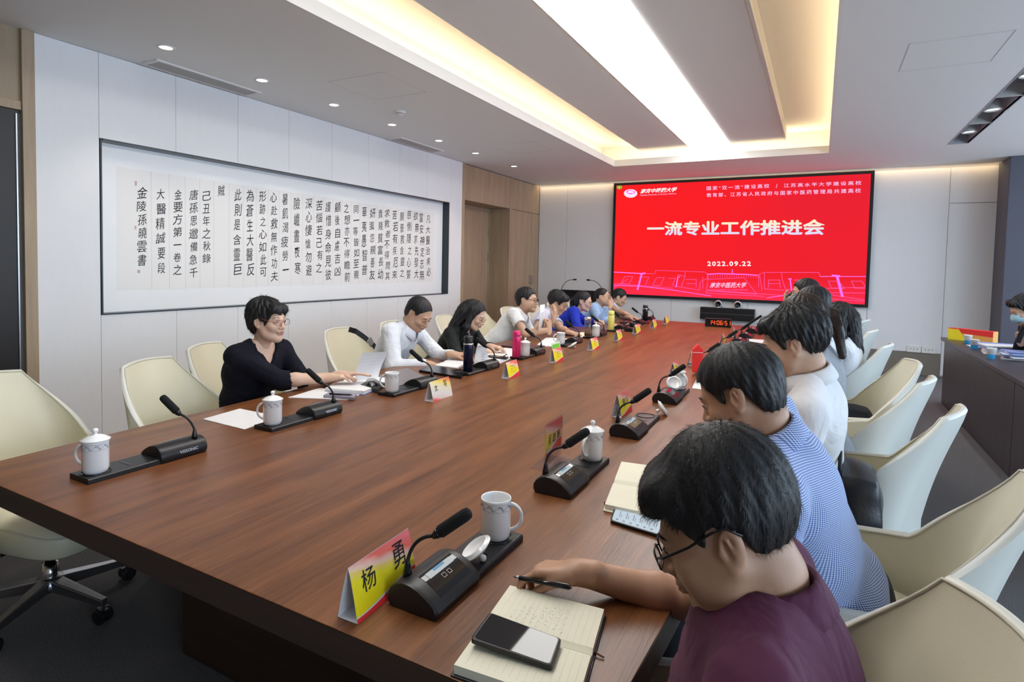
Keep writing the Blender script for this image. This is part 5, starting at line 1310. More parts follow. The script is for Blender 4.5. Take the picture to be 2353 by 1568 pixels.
def hair_line(y, style):
    if style == 'bob': xs = [-.13, -.10, -.06, -.035, -.02, .012, .03, .045, .075, .09, .14]; zs = [-.095, -.095, -.085, -.055, .015, .015, -.020, -.005, .055, .050, .045]
    elif style == 'comb': xs = [-.13, -.085, -.055, -.035, -.022, .012, .022, .035, .05, .065, .09, .14]; zs = [-.092, -.092, -.066, .000, .036, .034, .006, .010, .045, .066, .066, .07]
    elif style == 'receding': xs = [-.13, -.08, -.055, -.035, -.02, .012, .022, .03, .05, .07, .09, .14]; zs = [-.075, -.075, -.05, .0, .030, .028, -.002, .0, .055, .085, .100, .12]
    elif style == 'buzz': xs = [-.13, -.08, -.055, -.035, -.02, .012, .022, .035, .05, .065, .09, .14]; zs = [-.065, -.065, -.045, .0, .032, .030, .005, .01, .045, .078, .085, .1]
    elif style in ('long', 'pony'): xs = [-.13, -.05, -.03, .015, .03, .05, .065, .085, .14]; zs = [-.14, -.14, -.12 if style == 'long' else .02, -.10 if style == 'long' else .022, -.01, .04, .075, .090, .1]
    else: xs = [-.13, -.08, -.055, -.035, -.02, .012, .022, .035, .05, .065, .09, .14]; zs = [-.085, -.085, -.060, -.005, .030, .028, -.008, .0, .040, .068, .074, .08]
    return np.interp(y, xs, zs)
def hair_vq(style, vox, nst=0, seed=0):
    key = (style, vox, nst)
    if key in HAIRC: return HAIRC[key]
    f = Field((-.14, -.165, -.34 if style in ('long', 'pony') else -.13), (.14, .13, .165), vox)
    th = {'comb': .008, 'buzz': .004, 'receding': .006, 'short': .012, 'full': .018, 'bob': .013, 'long': .012, 'pony': .009}[style]
    f.ell((0, -.018, .036), (.077+min(th, .010), .098+th*1.1, .086+th*1.05), k=0)
    if style in ('full', 'bob'): f.ell((0, -.05, .050), (.068+th, .076+th, .072+th), k=.03)
    if style == 'bob': f.ell((0, -.055, -.01), (.080, .062, .080), k=.03); f.cone((-.040, .070, .070), (.040, .070, .070), .026, .026, .02)
    if style == 'comb': f.ell((0, -.03, .074), (.076, .100, .092), k=.03); f.cone((-.035, .066, .086), (.045, .060, .094), .032, .032, .04)
    if style in ('full',): f.cone((-.04, .060, .088), (.05, .055, .088), .030, .030, .02)
    if style in ('short', 'receding'): f.ell((0, -.06, -.01), (.074, .048, .07), k=.02)
    if style in ('long', 'pony'): f.ell((0, -.05, -.02), (.080, .066, .08), k=.02)
    sty = style
    def cut(P):
        x, y, z = P[..., 0], P[..., 1], P[..., 2]
        zl = hair_line(y, sty if sty != 'full' else 'short')
        zl = zl+np.where(y > .05, .0-.35*np.maximum(np.abs(x)-.045, 0), 0)+.0022*np.sin(90*x+40*y)
        return -(zl-z)*.8
    # keep only above the hair line
    g = f.reg(f.lo, f.lo+f.vox*(f.n-1), 0); sl, P = g
    d = -cut(P); f.F = np.maximum(f.F, d[:f.n[0], :f.n[1], :f.n[2]].astype(np.float32))
    P_ = P
    if style == 'long':
        for s in (-1, 1):
            f.cone((s*.070, -.01, .06), (s*.092, .005, -.10), .026, .030, .02); f.cone((s*.092, .005, -.10), (s*.100, .010, -.26), .030, .020, .02)
        f.cone((0, -.085, .0), (0, -.115, -.24), .070, .055, .03); f.cone((-.05, -.08, .0), (-.07, -.08, -.24), .05, .035, .03); f.cone((.05, -.08, .0), (.07, -.08, -.24), .05, .035, .03)
    if style == 'pony':
        f.cone((0, -.105, .02), (0, -.145, -.02), .030, .034, .02); f.cone((0, -.145, -.02), (0, -.125, -.20), .034, .016, .02)
    # tousle
    x, y, z = P_[..., 0], P_[..., 1], P_[..., 2]; a = np.arctan2(x, y+.04)
    amp = {'comb': .0010, 'buzz': .0, 'receding': .0012, 'short': .0013, 'full': .003, 'bob': .003, 'long': .0025, 'pony': .0015}[style]
    f.F += (amp*(np.sin(a*17+z*60)+.7*np.sin(a*31-z*45+y*50)+.5*np.sin(a*53+y*90))).astype(np.float32)
    V, Q = f.mesh()
    parts = [(V, Q)]
    if nst and len(Q):
        rs = np.random.RandomState(seed+5); q = rs.randint(0, len(Q), nst); c = V[Q[q]].mean(1)
        n = np.cross(V[Q[q, 2]]-V[Q[q, 0]], V[Q[q, 3]]-V[Q[q, 1]]); n /= np.linalg.norm(n, axis=1)[:, None]+1e-9
        ctr = np.array([0, -.03, .03]); out = c-ctr; n *= np.sign((n*out).sum(1))[:, None]
        crown = np.array([.01, -.055, .13]); d = c-crown; d -= (d*n).sum(1)[:, None]*n; d /= np.linalg.norm(d, axis=1)[:, None]+1e-6
        d += rs.normal(0, .28, d.shape); d -= (d*n).sum(1)[:, None]*n; d /= np.linalg.norm(d, axis=1)[:, None]+1e-6
        keep = ~((np.abs(c[:, 0]) > .062) & (c[:, 2] < .045) & (c[:, 1] > -.055)); c, n, d = c[keep], n[keep], d[keep]; nst = len(c)
        L = {'comb': .019, 'buzz': .006, 'receding': .013, 'short': .016, 'full': .020, 'bob': .020, 'long': .05, 'pony': .03}[style]*rs.uniform(.6, 1.25, (nst, 1)); w = np.cross(n, d)*(.00030 if nst > 2500 else .0006)
        lift = rs.uniform(.03, .20, (nst, 1)); b = c-n*.002
        p1 = b+d*L*.5+n*L*lift*.6; p2 = b+d*L+n*L*lift*.55+np.array([0, 0, -1])*L*.12
        SV = np.stack([b-w, b+w, p1-w*.8, p1+w*.8, p2], 1).reshape(-1, 3); i = np.arange(nst)[:, None]*5
        parts.append((SV, (i+np.array([0, 1, 3, 2])))); parts.append((SV, np.concatenate([i+np.array([2, 3, 4])]))) if False else None
        T = np.concatenate([i+np.array([0, 1, 3, 2])]); parts[-1] = (SV, T)
        parts.append((SV, i+np.array([2, 3, 4])))
    HAIRC[key] = parts; return parts
def xf(V, M): return V@M[:3, :3].T+M[:3, 3]
def frame(o, right, fwd, up): M = np.eye(4); M[:3, 0] = right; M[:3, 1] = fwd; M[:3, 2] = up; M[:3, 3] = o; return M

def hand_field(f, W, D, N, thumb, pose, r=1.0, k=.006):
    """hand at wrist W, fingers along D, palm facing N, thumb towards the side vector thumb"""
    D = nrmz(D); N = nrmz(np.asarray(N)-np.dot(N, D)*D); S = nrmz(np.asarray(thumb)-np.dot(thumb, D)*D-np.dot(thumb, N)*N)
    def P(d, s, n): return np.array(W)+(D*d+S*s+N*n)*r
    f.cone(P(-.03, 0, 0), P(.02, 0, 0), .026*r, .026*r, .01)
    kn = [(.088, .028), (.093, .009), (.089, -.011), (.080, -.029)]
    for (d, s) in kn: f.cone(P(.012, s*.6, .0), P(d, s, -.002), .0155*r, .0115*r, .012)
    f.cone(P(.02, .012, .008), P(.055, .026, .010), .014*r, .013*r, .012)      # thumb muscle
    f.cone(P(.02, -.016, .008), P(.06, -.022, .007), .012*r, .010*r, .012)
    lens = [(.040, .025, .020), (.044, .029, .021), (.041, .027, .021), (.032, .020, .018)]; rad = [.0086, .0088, .0084, .0074]
    curls = {'relaxed': [(.30, .45, .3)]*4, 'flat': [(.10, .14, .10)]*4, 'fist': [(1.25, 1.45, .9)]*4, 'pen': [(.42, .75, .35), (.60, .85, .40), (.80, 1.0, .5), (.95, 1.1, .6)],
             'point': [(.12, .2, .1), (.5, .7, .4), (.8, 1.0, .6), (.9, 1.1, .7)], 'spread': [(.12, .2, .1), (.18, .25, .15), (.28, .35, .2), (.35, .45, .25)]}[pose]
    for i in range(4):
        d, s = kn[i]; p = P(d, s, -.002); ang = 0; sp_ = (1.5-i)*(.10 if pose in ('flat', 'spread') else .03)
        for j in range(3):
            ang += curls[i][j]; dr_ = D*math.cos(ang)+N*math.sin(ang)+S*sp_*math.cos(ang); dr_ = nrmz(dr_)
            q = p+dr_*lens[i][j]*r; f.cone(p, q, rad[i]*r*(1-.07*j), rad[i]*r*(.93-.08*j), .0035 if j else .006); p = q
    tc = {'relaxed': (.55, .25), 'flat': (.75, .05), 'fist': (.35, .75), 'pen': (.25, .55), 'point': (.3, .6), 'spread': (.8, .1)}[pose]
    p = P(.022, .024, .006); a = tc[0]
    dr_ = nrmz(D*math.cos(a)+S*math.sin(a)+N*.25); q = p+dr_*.040*r; f.cone(p, q, .0135*r, .0105*r, .008); p = q
    dr_ = nrmz(D*math.cos(a*.4)+S*math.sin(a*.4)*(1-tc[1])+N*(.25+tc[1]*.6)-S*tc[1]*.3); q = p+dr_*.032*r; f.cone(p, q, .0105*r, .0092*r, .004); p = q
    dr_ = nrmz(D*math.cos(.1)+N*(.2+tc[1]*.8)-S*tc[1]*.3); q = p+dr_*.022*r; f.cone(p, q, .0092*r, .0078*r, .004)

def ik(A, B, l1, l2, pole):
    A = np.array(A, float); B = np.array(B, float); d = B-A; L = np.linalg.norm(d)
    s = 1.0
    if L > (l1+l2)*.995: s = L/((l1+l2)*.995)
    l1 *= s; l2 *= s; a = (l1*l1-l2*l2+L*L)/(2*L); h = math.sqrt(max(l1*l1-a*a, 1e-6)); u = d/L
    p = np.array(pole, float); p = p-(p@u)*u; p = nrmz(p); return A+u*a+p*h

def person(label, hip, head, yaw, pitch=0.0, roll=0.0, face=0.0, hands=None, shirt=None, sleeve='short', hair='short', hair_m=None, skin=None, kind='m', collar=True, glasses=None,
           sho=.175, girth=1.0, vox=1.0, strands=900, neck='round', trousers=None, twist=0.0, sleeve_m=None, poles=None, upper=.27, fore=.245, name_extra=None, eyes=True, collar_m=None, hs=1.0, neck_r=None, shrug=0.0, neckdrop=.050):
    """yaw: facing direction of the body (angle of +Y axis about Z); face: extra head turn; hands: {'L':(wrist, fingers, palm normal, pose), 'R':...} world coordinates"""
    root = thing('person', label, 'person', (hip[0], hip[1], 0))
    org = np.array([hip[0], hip[1], 0.0])
    F_ = np.array([-math.sin(yaw), math.cos(yaw), 0]); Rr_ = np.array([math.cos(yaw), math.sin(yaw), 0]); U = np.array([0, 0, 1.0])
    skin = skin or M_skin; hair_m = hair_m or M_hair; shirt = shirt or M_paper; trousers = trousers or M_tr
    hip = np.array(hip, float); C = np.array(head, float)
    hy = yaw+face; hf = np.array([-math.sin(hy), math.cos(hy), 0]); hr = np.array([math.cos(hy), math.sin(hy), 0])
    fw = hf*math.cos(pitch)-U*math.sin(pitch); up = hf*math.sin(pitch)+U*math.cos(pitch)
    r2 = hr*math.cos(roll)-up*math.sin(roll); u2 = hr*math.sin(roll)+up*math.cos(roll)
    HM = frame(C, r2*hs, fw*hs, u2*hs)
    def hp(x, y, z): return HM[:3, :3]@np.array([x, y, z])+C
    J = hp(0, -.030, -.085)
    sd = nrmz(J-hip); nb = J-nrmz(sd*.55+U*.45)*neckdrop                       # base of the neck
    chest_up = nrmz(nb-hip); side = nrmz(Rr_*math.cos(twist)+F_*math.sin(twist)); side = nrmz(side-(side@chest_up)*chest_up); front = np.cross(chest_up, side); front = nrmz(front)*(1 if front@F_ > 0 else -1)
    L = np.linalg.norm(nb-hip); R3 = np.stack([side, front, chest_up], 1)
    shc = nb-chest_up*(.055-shrug)
    SH = {'L': shc-side*sho, 'R': shc+side*sho}
    gk = girth
    def torso(f, e, k=.04):
        f.ell(hip+U*.02, ((.165)*gk+e, (.125)*gk+e, .13+e), R=R3, k=k)
        f.ell(hip+chest_up*L*.36+front*.012, (.145*gk+e, .112*gk+e, .20+e), R=R3, k=k)
        f.ell(hip+chest_up*L*.66, (.160*gk**.5+e, .108*gk**.5+e, .17+e), R=R3, k=k)
        for s in 'LR': f.cone(shc-chest_up*.035, SH[s]-chest_up*.012, .085+e, .052+e, .04); f.cone(nb+chest_up*.005-front*.012, SH[s]+chest_up*.004, .040+e*.6, .040+e, .03)
        f.ell(shc-chest_up*.10-front*.012, (.165+e, .098+e, .13+e), R=R3, k=.04)
    nr = neck_r or (.045 if kind == 'f' else .053)
    body = []
    hv = .0032*max(1, vox*.85); nbl = HM[:3, :3].T@(nb-chest_up*.03-C)/hs**2; V, Q = head_vq(kind, round(hv, 4), nbl, nr); V = xf(V, HM); body.append((V, Q))
    # torso, neck, legs
    kn = {}; an = {}
    for s, sg in (('L', -1), ('R', 1)):
        kn[s] = hip+F_*.40+Rr_*sg*.13+U*.0; kn[s][2] = .52; an[s] = kn[s]-F_*.05; an[s][2] = .09
    lo = np.minimum.reduce([hip, nb, kn['L'], kn['R'], SH['L'], SH['R'], an['L'], an['R']])-.2; hi = np.maximum.reduce([hip, nb, kn['L'], kn['R'], SH['L'], SH['R'], J])+.2; lo[2] = .0
    f = Field(lo, hi, .014); torso(f, -.010); 
    for s in 'LR':
        f.cone(hip+(kn[s]-hip)*.12, kn[s], .078, .055, .03); f.cone(kn[s], an[s], .054, .036, .02)
    tb_ = f.mesh(); body.append(tb_)
    # trousers and shoes
    f = Field(lo, hi, .015)
    f.ell(hip+U*.0, ((.172)*gk, (.135)*gk, .12), R=R3, k=0)
    for s in 'LR': f.cone(hip+(kn[s]-hip)*.1+U*.005, kn[s]+U*.005, .092, .070, .04); f.cone(kn[s], an[s]+U*.01, .070, .056, .02)
    tr = f.mesh()
    # arms
    arms = {}
    sh = Field(np.minimum(lo, np.minimum(SH['L'], SH['R'])-.38), np.maximum(hi, np.maximum(SH['L'], SH['R'])+.38), .0084*max(1, vox*.95)) if True else None
    torso(sh, .006)
    sw = {}
    for s, sg in (('L', -1), ('R', 1)):
        hd = (hands or {}).get(s)
        if hd is None:
            Wp = hip+F_*.30+Rr_*sg*.12+U*.10; hd = (Wp, F_*.9-Rr_*sg*.2, -U, 'relaxed')
        Wp, Dv, Nv, pose = hd; Wp = np.array(Wp, float)
        pole = (poles or {}).get(s, Rr_*sg*.8-U*.9-F_*.35)
        E_ = ik(SH[s], Wp, upper, fore, pole); arms[s] = (SH[s], E_, Wp)
        th_side = nrmz(np.cross(np.array(Nv, float), np.array(Dv, float)))*(1 if s == 'L' else -1)
        v_ = .0044*vox
        pts = np.array([SH[s], E_, Wp, Wp+nrmz(Dv)*.2]); 
        fa = Field(np.minimum.reduce([E_, Wp, Wp+nrmz(Dv)*.18])-.08, np.maximum.reduce([E_, Wp, Wp+nrmz(Dv)*.18])+.08, v_)
        ud = nrmz(E_-SH[s])
        fa.cone(E_-ud*.09, E_, .043, .038, .02); m_ = E_+(Wp-E_)*.3
        fa.cone(E_, m_, .038, .040*(.92 if kind == 'f' else 1.0), .02); fa.cone(m_, Wp, .039*(.92 if kind == 'f' else 1.0), .0265, .02)
        hand_field(fa, Wp, Dv, Nv, th_side, pose, r=.92 if kind == 'f' else 1.0)
        body.append(fa.mesh())
        fu = Field(np.minimum(SH[s], E_)-.07, np.maximum(SH[s], E_)+.07, .009); fu.cone(SH[s], E_, .050, .038, .01); body.append(fu.mesh())
        # sleeve
        if sleeve == 'short':
            e1 = SH[s]+(E_-SH[s])*.72; sh.cone(SH[s]-U*.004, e1, .064, .066*gk**.3, .03)
            sh.cone(e1+ud*.036, e1+ud*.10, .10, .10, 0, op='sub')
            sw[s] = (e1-ud*.0, ud)
        elif sleeve == 'three':
            e1 = E_+(Wp-E_)*.18; fd = nrmz(Wp-E_); sh.cone(SH[s], E_, .055, .050, .03); sh.cone(E_, e1, .050, .053, .02); sh.cone(e1+fd*.05, e1+fd*.12, .07, .07, 0, op='sub')
        else:
            fd = nrmz(Wp-E_); e1 = Wp-fd*.015; sh.cone(SH[s], E_, .062, .058, .03); sh.cone(E_, e1, .059, .041, .02); sh.cone(e1+fd*.045, e1+fd*.10, .055, .055, 0, op='sub')
    # wrinkles
    rs = np.random.RandomState(abs(hash(label)) % 1000 if False else int(abs(hip[0]*1000+hip[1]*77)) % 1000)
    g_ = sh.reg(sh.lo, sh.lo+sh.vox*(sh.n-1), 0); sl, P = g_
    W_ = np.zeros(P.shape[:-1], np.float32)
    for q_ in range(7):
        kv = rs.normal(0, 1, 3); kv[2] *= .8; kv = kv/np.linalg.norm(kv)*rs.uniform(25, 60); ph = rs.uniform(0, 6.28); mod = rs.normal(0, 1, 3)*14
        W_ += (np.abs(np.sin(.5*(P@kv)+ph+1.5*np.sin(P@mod)))*np.clip(np.sin(P@(mod*.7)+ph*2), 0, 1)).astype(np.float32)
    sh.F += (.0034*(W_-1.1))
    # neck opening
    if neck == 'v':
        sh.cone(J+U*.03, nb+front*.010-chest_up*.005, nr+.026, nr+.024, .004, op='sub'); sh.cone(nb+front*.05, nb+front*.115-chest_up*.075, .045, .016, .006, op='sub')
    else:
        sh.cone(J+U*.05, nb+chest_up*.002+front*.004, nr+.018, nr+.013, .004, op='sub')
        if neck == 'open': sh.cone(nb+front*.05, nb+front*.105-chest_up*.055, .030, .010, .006, op='sub')
    shv = sh.mesh()
    loc = Vector(org); 
    def add(name, parts, m): return np_obj(name, [(V-org, Q) for V, Q in parts], m, root)
    add('body', body, skin); add('trousers', [tr], trousers)
    so = add('shirt', [shv], shirt)
    for s, sg in (('L', -1), ('R', 1)):
        fs = Field(an[s]+np.array([-.2, -.2, -.1]), an[s]+np.array([.2, .2, .08]), .009)
        a0 = an[s].copy(); a0[2] = .045; fs.cone(a0-F_*.04, a0+F_*.13-U*.008, .042, .036, .02); fs.cone(a0-F_*.04-U*.012, a0+F_*.13-U*.014, .036, .03, .01); fs.cone(a0+U*.02, a0+U*.05, .040, .040, .02)
        add('shoe', [fs.mesh()], M_black)
    # hair
    nst = strands
    hvx = .0040*max(1, vox*.8); hp_ = hair_vq(hair, round(hvx, 4), nst); add('hair', [(xf(V, HM), Q) for V, Q in hp_], hair_m)
    # eyes, brows, lips
    HMm = Matrix([list(r) for r in HM])
    rel = Matrix.Translation(-Vector(org))
    def place(o): o.matrix_local = rel@HMm; return o
    if eyes:
        for sg in (-1, 1):
            m = MB(); m.lathe([(.0001, -.0105), (.005, -.0095), (.0095, -.005), (.0105, 0), (.0095, .005), (.005, .0095), (.0001, .0105)], 14, M=Matrix.Rotation(-PI/2, 4, 'X'), cap=False)
            o = m.build('eye', M_eye, root, smooth=True); o.matrix_local = rel@HMm@Matrix.Translation((sg*.031, .0830, .0005))@Matrix.Diagonal((1.05, 1, .50, 1))
            m = MB(); m.tube([(sg*.0165, .0925, .0015), (sg*.024, .0945, .0065), (sg*.032, .0935, .0075), (sg*.041, .089, .0045), (sg*.0465, .084, .000)], [.0006, .0012, .0014, .0013, .0006], 6)
            place(m.build('eyelid_line', M_hair, root, smooth=True))
            m = MB(); m.tube([(sg*.015, .0935, .0235), (sg*.026, .0930, .0285), (sg*.038, .0885, .0290), (sg*.050, .079, .0245)], [.0018, .0030 if kind != 'f' else .0020, .0026 if kind != 'f' else .0016, .0008], 6)
            place(m.build('eyebrow', hair_m if hair_m is not M_hairgr else M_hair, root, smooth=True))
        m = MB(); m.tube([(-.0215, .0935, -.0590), (-.011, .0985, -.0560), (0, .1000, -.0568), (.011, .0985, -.0560), (.0215, .0935, -.0590)], [.0008, .0034, .0040, .0034, .0008], 8)
        m.tube([(-.020, .0935, -.0602), (-.010, .0980, -.0648), (0, .0990, -.0660), (.010, .0980, -.0648), (.020, .0935, -.0602)], [.0008, .0040, .0047, .0040, .0008], 8)
        place(m.build('lips', M_lip if kind == 'f' else M_lipm, root, smooth=True))
    if glasses is not None:
        m = MB()
        for sg in (-1, 1):
            pts = []
            for k in range(20):
                a = 2*PI*k/20; ca, sa = math.cos(a), math.sin(a); e = .55
                pts.append((sg*.0325+.0245*math.copysign(abs(ca)**e, ca), .1085-.006*abs(sg*.0325+.0245*ca)/.06, -.001+.0150*math.copysign(abs(sa)**e, sa)))
            m.tube(pts+[pts[0]], .0011 if glasses != 'dark' else .0017, 6, cap=False)
            m.tube([(sg*.057, .103, .006), (sg*.070, .088, .008), (sg*.0785, .045, .016), (sg*.0825, .010, .027), (sg*.0845, -.015, .033), (sg*.084, -.036, .014)], .0014 if glasses != 'dark' else .0021, 6)
        m.tube([(-.009, .109, .003), (0, .1115, .006), (.009, .109, .003)], .0012, 6)
        gm = {'gold': M_gold, 'dark': M_blackgl, 'silver': M_steel, 'red': M_rose}[glasses]
        go = m.build('glasses', gm, root, smooth=True); place(go)
        for sg in (-1, 1):
            m = MB(); n = 20; pts = []
            for k in range(n):
                a = 2*PI*k/n; ca, sa = math.cos(a), math.sin(a); e = .55; pts.append((sg*.0325+.0240*math.copysign(abs(ca)**e, ca), .1080-.006*abs(sg*.0325+.0245*ca)/.06, -.001+.0145*math.copysign(abs(sa)**e, sa)))
            m.add(pts, [tuple(range(n))]); l = m.build('lens', M_lens, go)
    # collar
    if collar:
        m = MB(); rows = []; n = 36; cu = nrmz(chest_up*.55+nrmz(J-nb)*.45); cs = nrmz(side-(side@cu)*cu); cf = np.cross(cu, cs); cf = cf*(1 if cf@F_ > 0 else -1)
        for k in range(n+1):
            a = -PI+.16+(2*PI-.32)*k/n          # opening in front
            a2 = a+PI/2*0
            d = cs*math.sin(a)-cf*math.cos(a); d = -d if False else d
            # a = +-PI -> front
            frn = (1-math.cos(a))/2
            rr_ = nr+.012; base_ = nb+chest_up*(.014-.036*frn)+front*(.012*frn)
            r_ = []
            for (dr_, dz) in ((.006, -.020), (.002, .004), (.000, .024), (.003, .031), (.010, .027), (.024, .004), (.034+.010*frn, -.016-.030*frn**4)):
                r_.append(tuple(base_+d*(rr_+dr_)+cu*dz-org))
            rows.append(r_)
        m.grid(rows); co = m.build('collar', collar_m or shirt, root, smooth=True); sdm = co.modifiers.new('thick', 'SOLIDIFY'); sdm.thickness = .002
    return dict(root=root, HM=HM, nb=nb, SH=SH, arms=arms, front=front, up=chest_up, side=side, org=org, hip=hip, J=J, nr=nr, F=F_, R=Rr_)
M_gold = mat('gold_wire', (.55, .36, .20), .25, metal=1); M_rose = mat('rose_frame', (.30, .06, .06), .3); M_lens = glassy('spectacle_lens', (.97, .97, .97))
M_lipm = mat('pale_lips', (.40, .18, .145), .45); M_tr = mat('dark_trousers', (.015, .016, .022), .8)
def eye_mat():
    m = bpy.data.materials.new('eyeball'); m.use_nodes = True; nt = m.node_tree; b = nt.nodes['Principled BSDF']; N = nt.nodes.new; L = nt.links.new
    tc = N('ShaderNodeTexCoord'); sp = N('ShaderNodeSeparateXYZ'); L(tc.outputs['Object'], sp.inputs[0]); g = N('ShaderNodeMath'); g.operation = 'GREATER_THAN'; g.inputs[1].default_value = .0082; L(sp.outputs['Y'], g.inputs[0])
    x = N('ShaderNodeMixRGB'); x.inputs[1].default_value = (.62, .58, .55, 1); x.inputs[2].default_value = (.012, .008, .006, 1); L(g.outputs[0], x.inputs[0]); L(x.outputs[0], b.inputs['Base Color']); b.inputs['Roughness'].default_value = .12; return m
M_eye = eye_mat()
def cloth(name, col, rough=.8, **k):
    m = mat(name, col, rough, bump=.35, bscale=900, sheen=.2, **k); nt = m.node_tree; bp = [n for n in nt.nodes if n.type == 'BUMP'][0]; mp = [n for n in nt.nodes if n.type == 'MAPPING'][0]
    n = nt.nodes.new('ShaderNodeTexNoise'); n.inputs['Scale'].default_value = 7; n.inputs['Detail'].default_value = 2.5; n.inputs['Distortion'].default_value = 1.6
    b2 = nt.nodes.new('ShaderNodeBump'); b2.inputs['Strength'].default_value = .55; b2.inputs['Distance'].default_value = .03
    nt.links.new(mp.outputs[0], n.inputs['Vector']); nt.links.new(n.outputs['Fac'], b2.inputs['Height']); nt.links.new(b2.outputs[0], bp.inputs['Normal']); return m
M_navyt = cloth('black_navy_cloth', (.006, .006, .013), .85); M_wshirt = cloth('white_shirt', (.74, .77, .83)); M_wshirt2 = cloth('white_cotton', (.78, .78, .80)); M_blk = cloth('black_blouse', (.008, .012, .012), .6)
M_lilac = cloth('pale_lilac_shirt', (.68, .68, .84)); M_blue = cloth('royal_blue_jacket', (.012, .035, .48), .6); M_aqua = cloth('light_blue_top', (.28, .55, .85)); M_lblue = cloth('light_blue_shirt', (.34, .50, .78)); M_pblue = cloth('pale_blue_shirt', (.58, .72, .85))
M_purple = cloth('purple_pique', (.080, .007, .042), .75); M_purple.node_tree.nodes['Principled BSDF'].inputs['Sheen Weight'].default_value = .05; M_greyc = cloth('grey_knit', (.30, .32, .36))
def gingham():
    m = bpy.data.materials.new('blue_gingham'); m.use_nodes = True; nt = m.node_tree; b = nt.nodes['Principled BSDF']; N = nt.nodes.new; L = nt.links.new
    tc = N('ShaderNodeTexCoord'); sp = N('ShaderNodeSeparateXYZ'); L(tc.outputs['Object'], sp.inputs[0])
    outs = []
    for ax, sc in (('X', 210.), ('Y', 210.), ('Z', 210.)):
        mu = N('ShaderNodeMath'); mu.operation = 'MULTIPLY'; mu.inputs[1].default_value = sc; L(sp.outputs[ax], mu.inputs[0])
        fr = N('ShaderNodeMath'); fr.operation = 'FRACT'; L(mu.outputs[0], fr.inputs[0]); g = N('ShaderNodeMath'); g.operation = 'GREATER_THAN'; g.inputs[1].default_value = .42; L(fr.outputs[0], g.inputs[0]); outs.append(g)
    # stripes across (height) and along the body (other two axes combined)
    a = N('ShaderNodeMath'); a.operation = 'MINIMUM'; L(outs[1].outputs[0], a.inputs[0]); a.inputs[1].default_value = 1
    s = N('ShaderNodeMath'); s.operation = 'ADD'; L(outs[2].outputs[0], s.inputs[0]); L(a.outputs[0], s.inputs[1])
    d = N('ShaderNodeMath'); d.operation = 'MULTIPLY'; d.inputs[1].default_value = .5; L(s.outputs[0], d.inputs[0])
    r = N('ShaderNodeValToRGB'); e = r.color_ramp.elements; e[0].color = (.70, .78, .90, 1); e[1].color = (.045, .11, .40, 1); e[1].position = .95; L(d.outputs[0], r.inputs[0]); L(r.outputs[0], b.inputs['Base Color']); b.inputs['Roughness'].default_value = .8
    return m
M_ging = gingham()
for m_ in (M_navyt, M_blk, M_blue): m_.node_tree.nodes['Principled BSDF'].inputs['Sheen Weight'].default_value = 0; m_.node_tree.nodes['Principled BSDF'].inputs['Specular IOR Level'].default_value = .25
V3 = lambda *a: np.array(a, float)
YR, YLf = PI/2, -PI/2       # facing -X (right side people) / facing +X (left side people)
def w(px, py, z): p = onz(px, py, z); return V3(*p)
def wx(px, py, X): p = onx(px, py, X); return V3(*p)
# ================================================================== the people
# --- left side, from the near end
P1 = person('woman with short black hair and glasses in a black top, reading a booklet', (-2.93, 2.20, .53), wx(617, 738, -2.67), YLf, pitch=.02, face=.12,
            hands={'R': (wx(752, 868, -2.44), (.80, .60, .12), (0, .2, -1), 'relaxed'), 'L': (wx(782, 862, -2.40), (.75, .62, .05), (0, -.2, -1), 'flat')},
            poles={'R': V3(-.1, -.35, -1), 'L': V3(-.1, .3, -1)},
            shirt=M_navyt, sleeve='three', hair='bob', skin=M_skinf, kind='f', collar=False, glasses='red', sho=.150, neck='v', strands=2600, vox=1.0, hs=.96)
P2 = person('bowed man in a long-sleeved white shirt with receding black hair', (-2.98, 3.42, .53), wx(962, 722, -2.62), YLf, pitch=.62, face=.0,
            hands={'R': (wx(985, 838, -2.42), (.75, .35, -.1), (0, 0, -1), 'flat'), 'L': (wx(1040, 815, -2.35), (.8, .5, 0), (0, 0, -1), 'relaxed')},
            shirt=M_wshirt, sleeve='long', hair='receding', kind='m', sho=.185, strands=1200, vox=1.1, girth=1.08)
P3 = person('woman with long black hair and glasses in a black blouse, writing', (-2.98, 4.28, .53), wx(1088, 725, -2.62), YLf, pitch=.42, face=.25,
            hands={'R': (wx(1118, 808, -2.36), (.7, .45, -.15), (0, .2, -1), 'pen'), 'L': (wx(1128, 797, -2.36), (.8, -.1, 0), (0, 0, -1), 'relaxed')},
            shirt=M_blk, sleeve='long', hair='long', skin=M_skinf, kind='f', glasses='gold', sho=.165, collar=False, strands=1200, vox=1.2)
P4 = person('man with glasses in a white short-sleeved shirt looking up at the screen', (-3.02, 5.25, .55), wx(1211, 690, -2.66), YLf, pitch=.02, face=.12,
            hands={'R': (wx(1262, 758, -2.34), (-.1, .35, .9), (-1, 0, .1), 'fist'), 'L': (wx(1250, 785, -2.5), (.6, .5, .0), (0, 0, -1), 'relaxed')},
            poles={'R': V3(.2, -.8, -1)}, shirt=M_wshirt2, sleeve='short', hair='short', skin=M_skin, kind='w', glasses='dark', sho=.19, girth=1.15, strands=900, vox=1.3, hs=1.04)
P5 = person('man in a pale lilac shirt resting his cheek on his hand', (-3.02, 6.02, .53), wx(1283, 697, -2.62), YLf, pitch=.45, roll=.12, face=.15,
            hands={'R': (wx(1272, 735, -2.50), (.1, .25, .95), (-1, .2, .2), 'relaxed'), 'L': (wx(1310, 765, -2.25), (.8, .3, -.1), (0, 0, -1), 'pen')},
            shirt=M_lilac, sleeve='short', hair='full', kind='m', sho=.185, strands=900, vox=1.4)
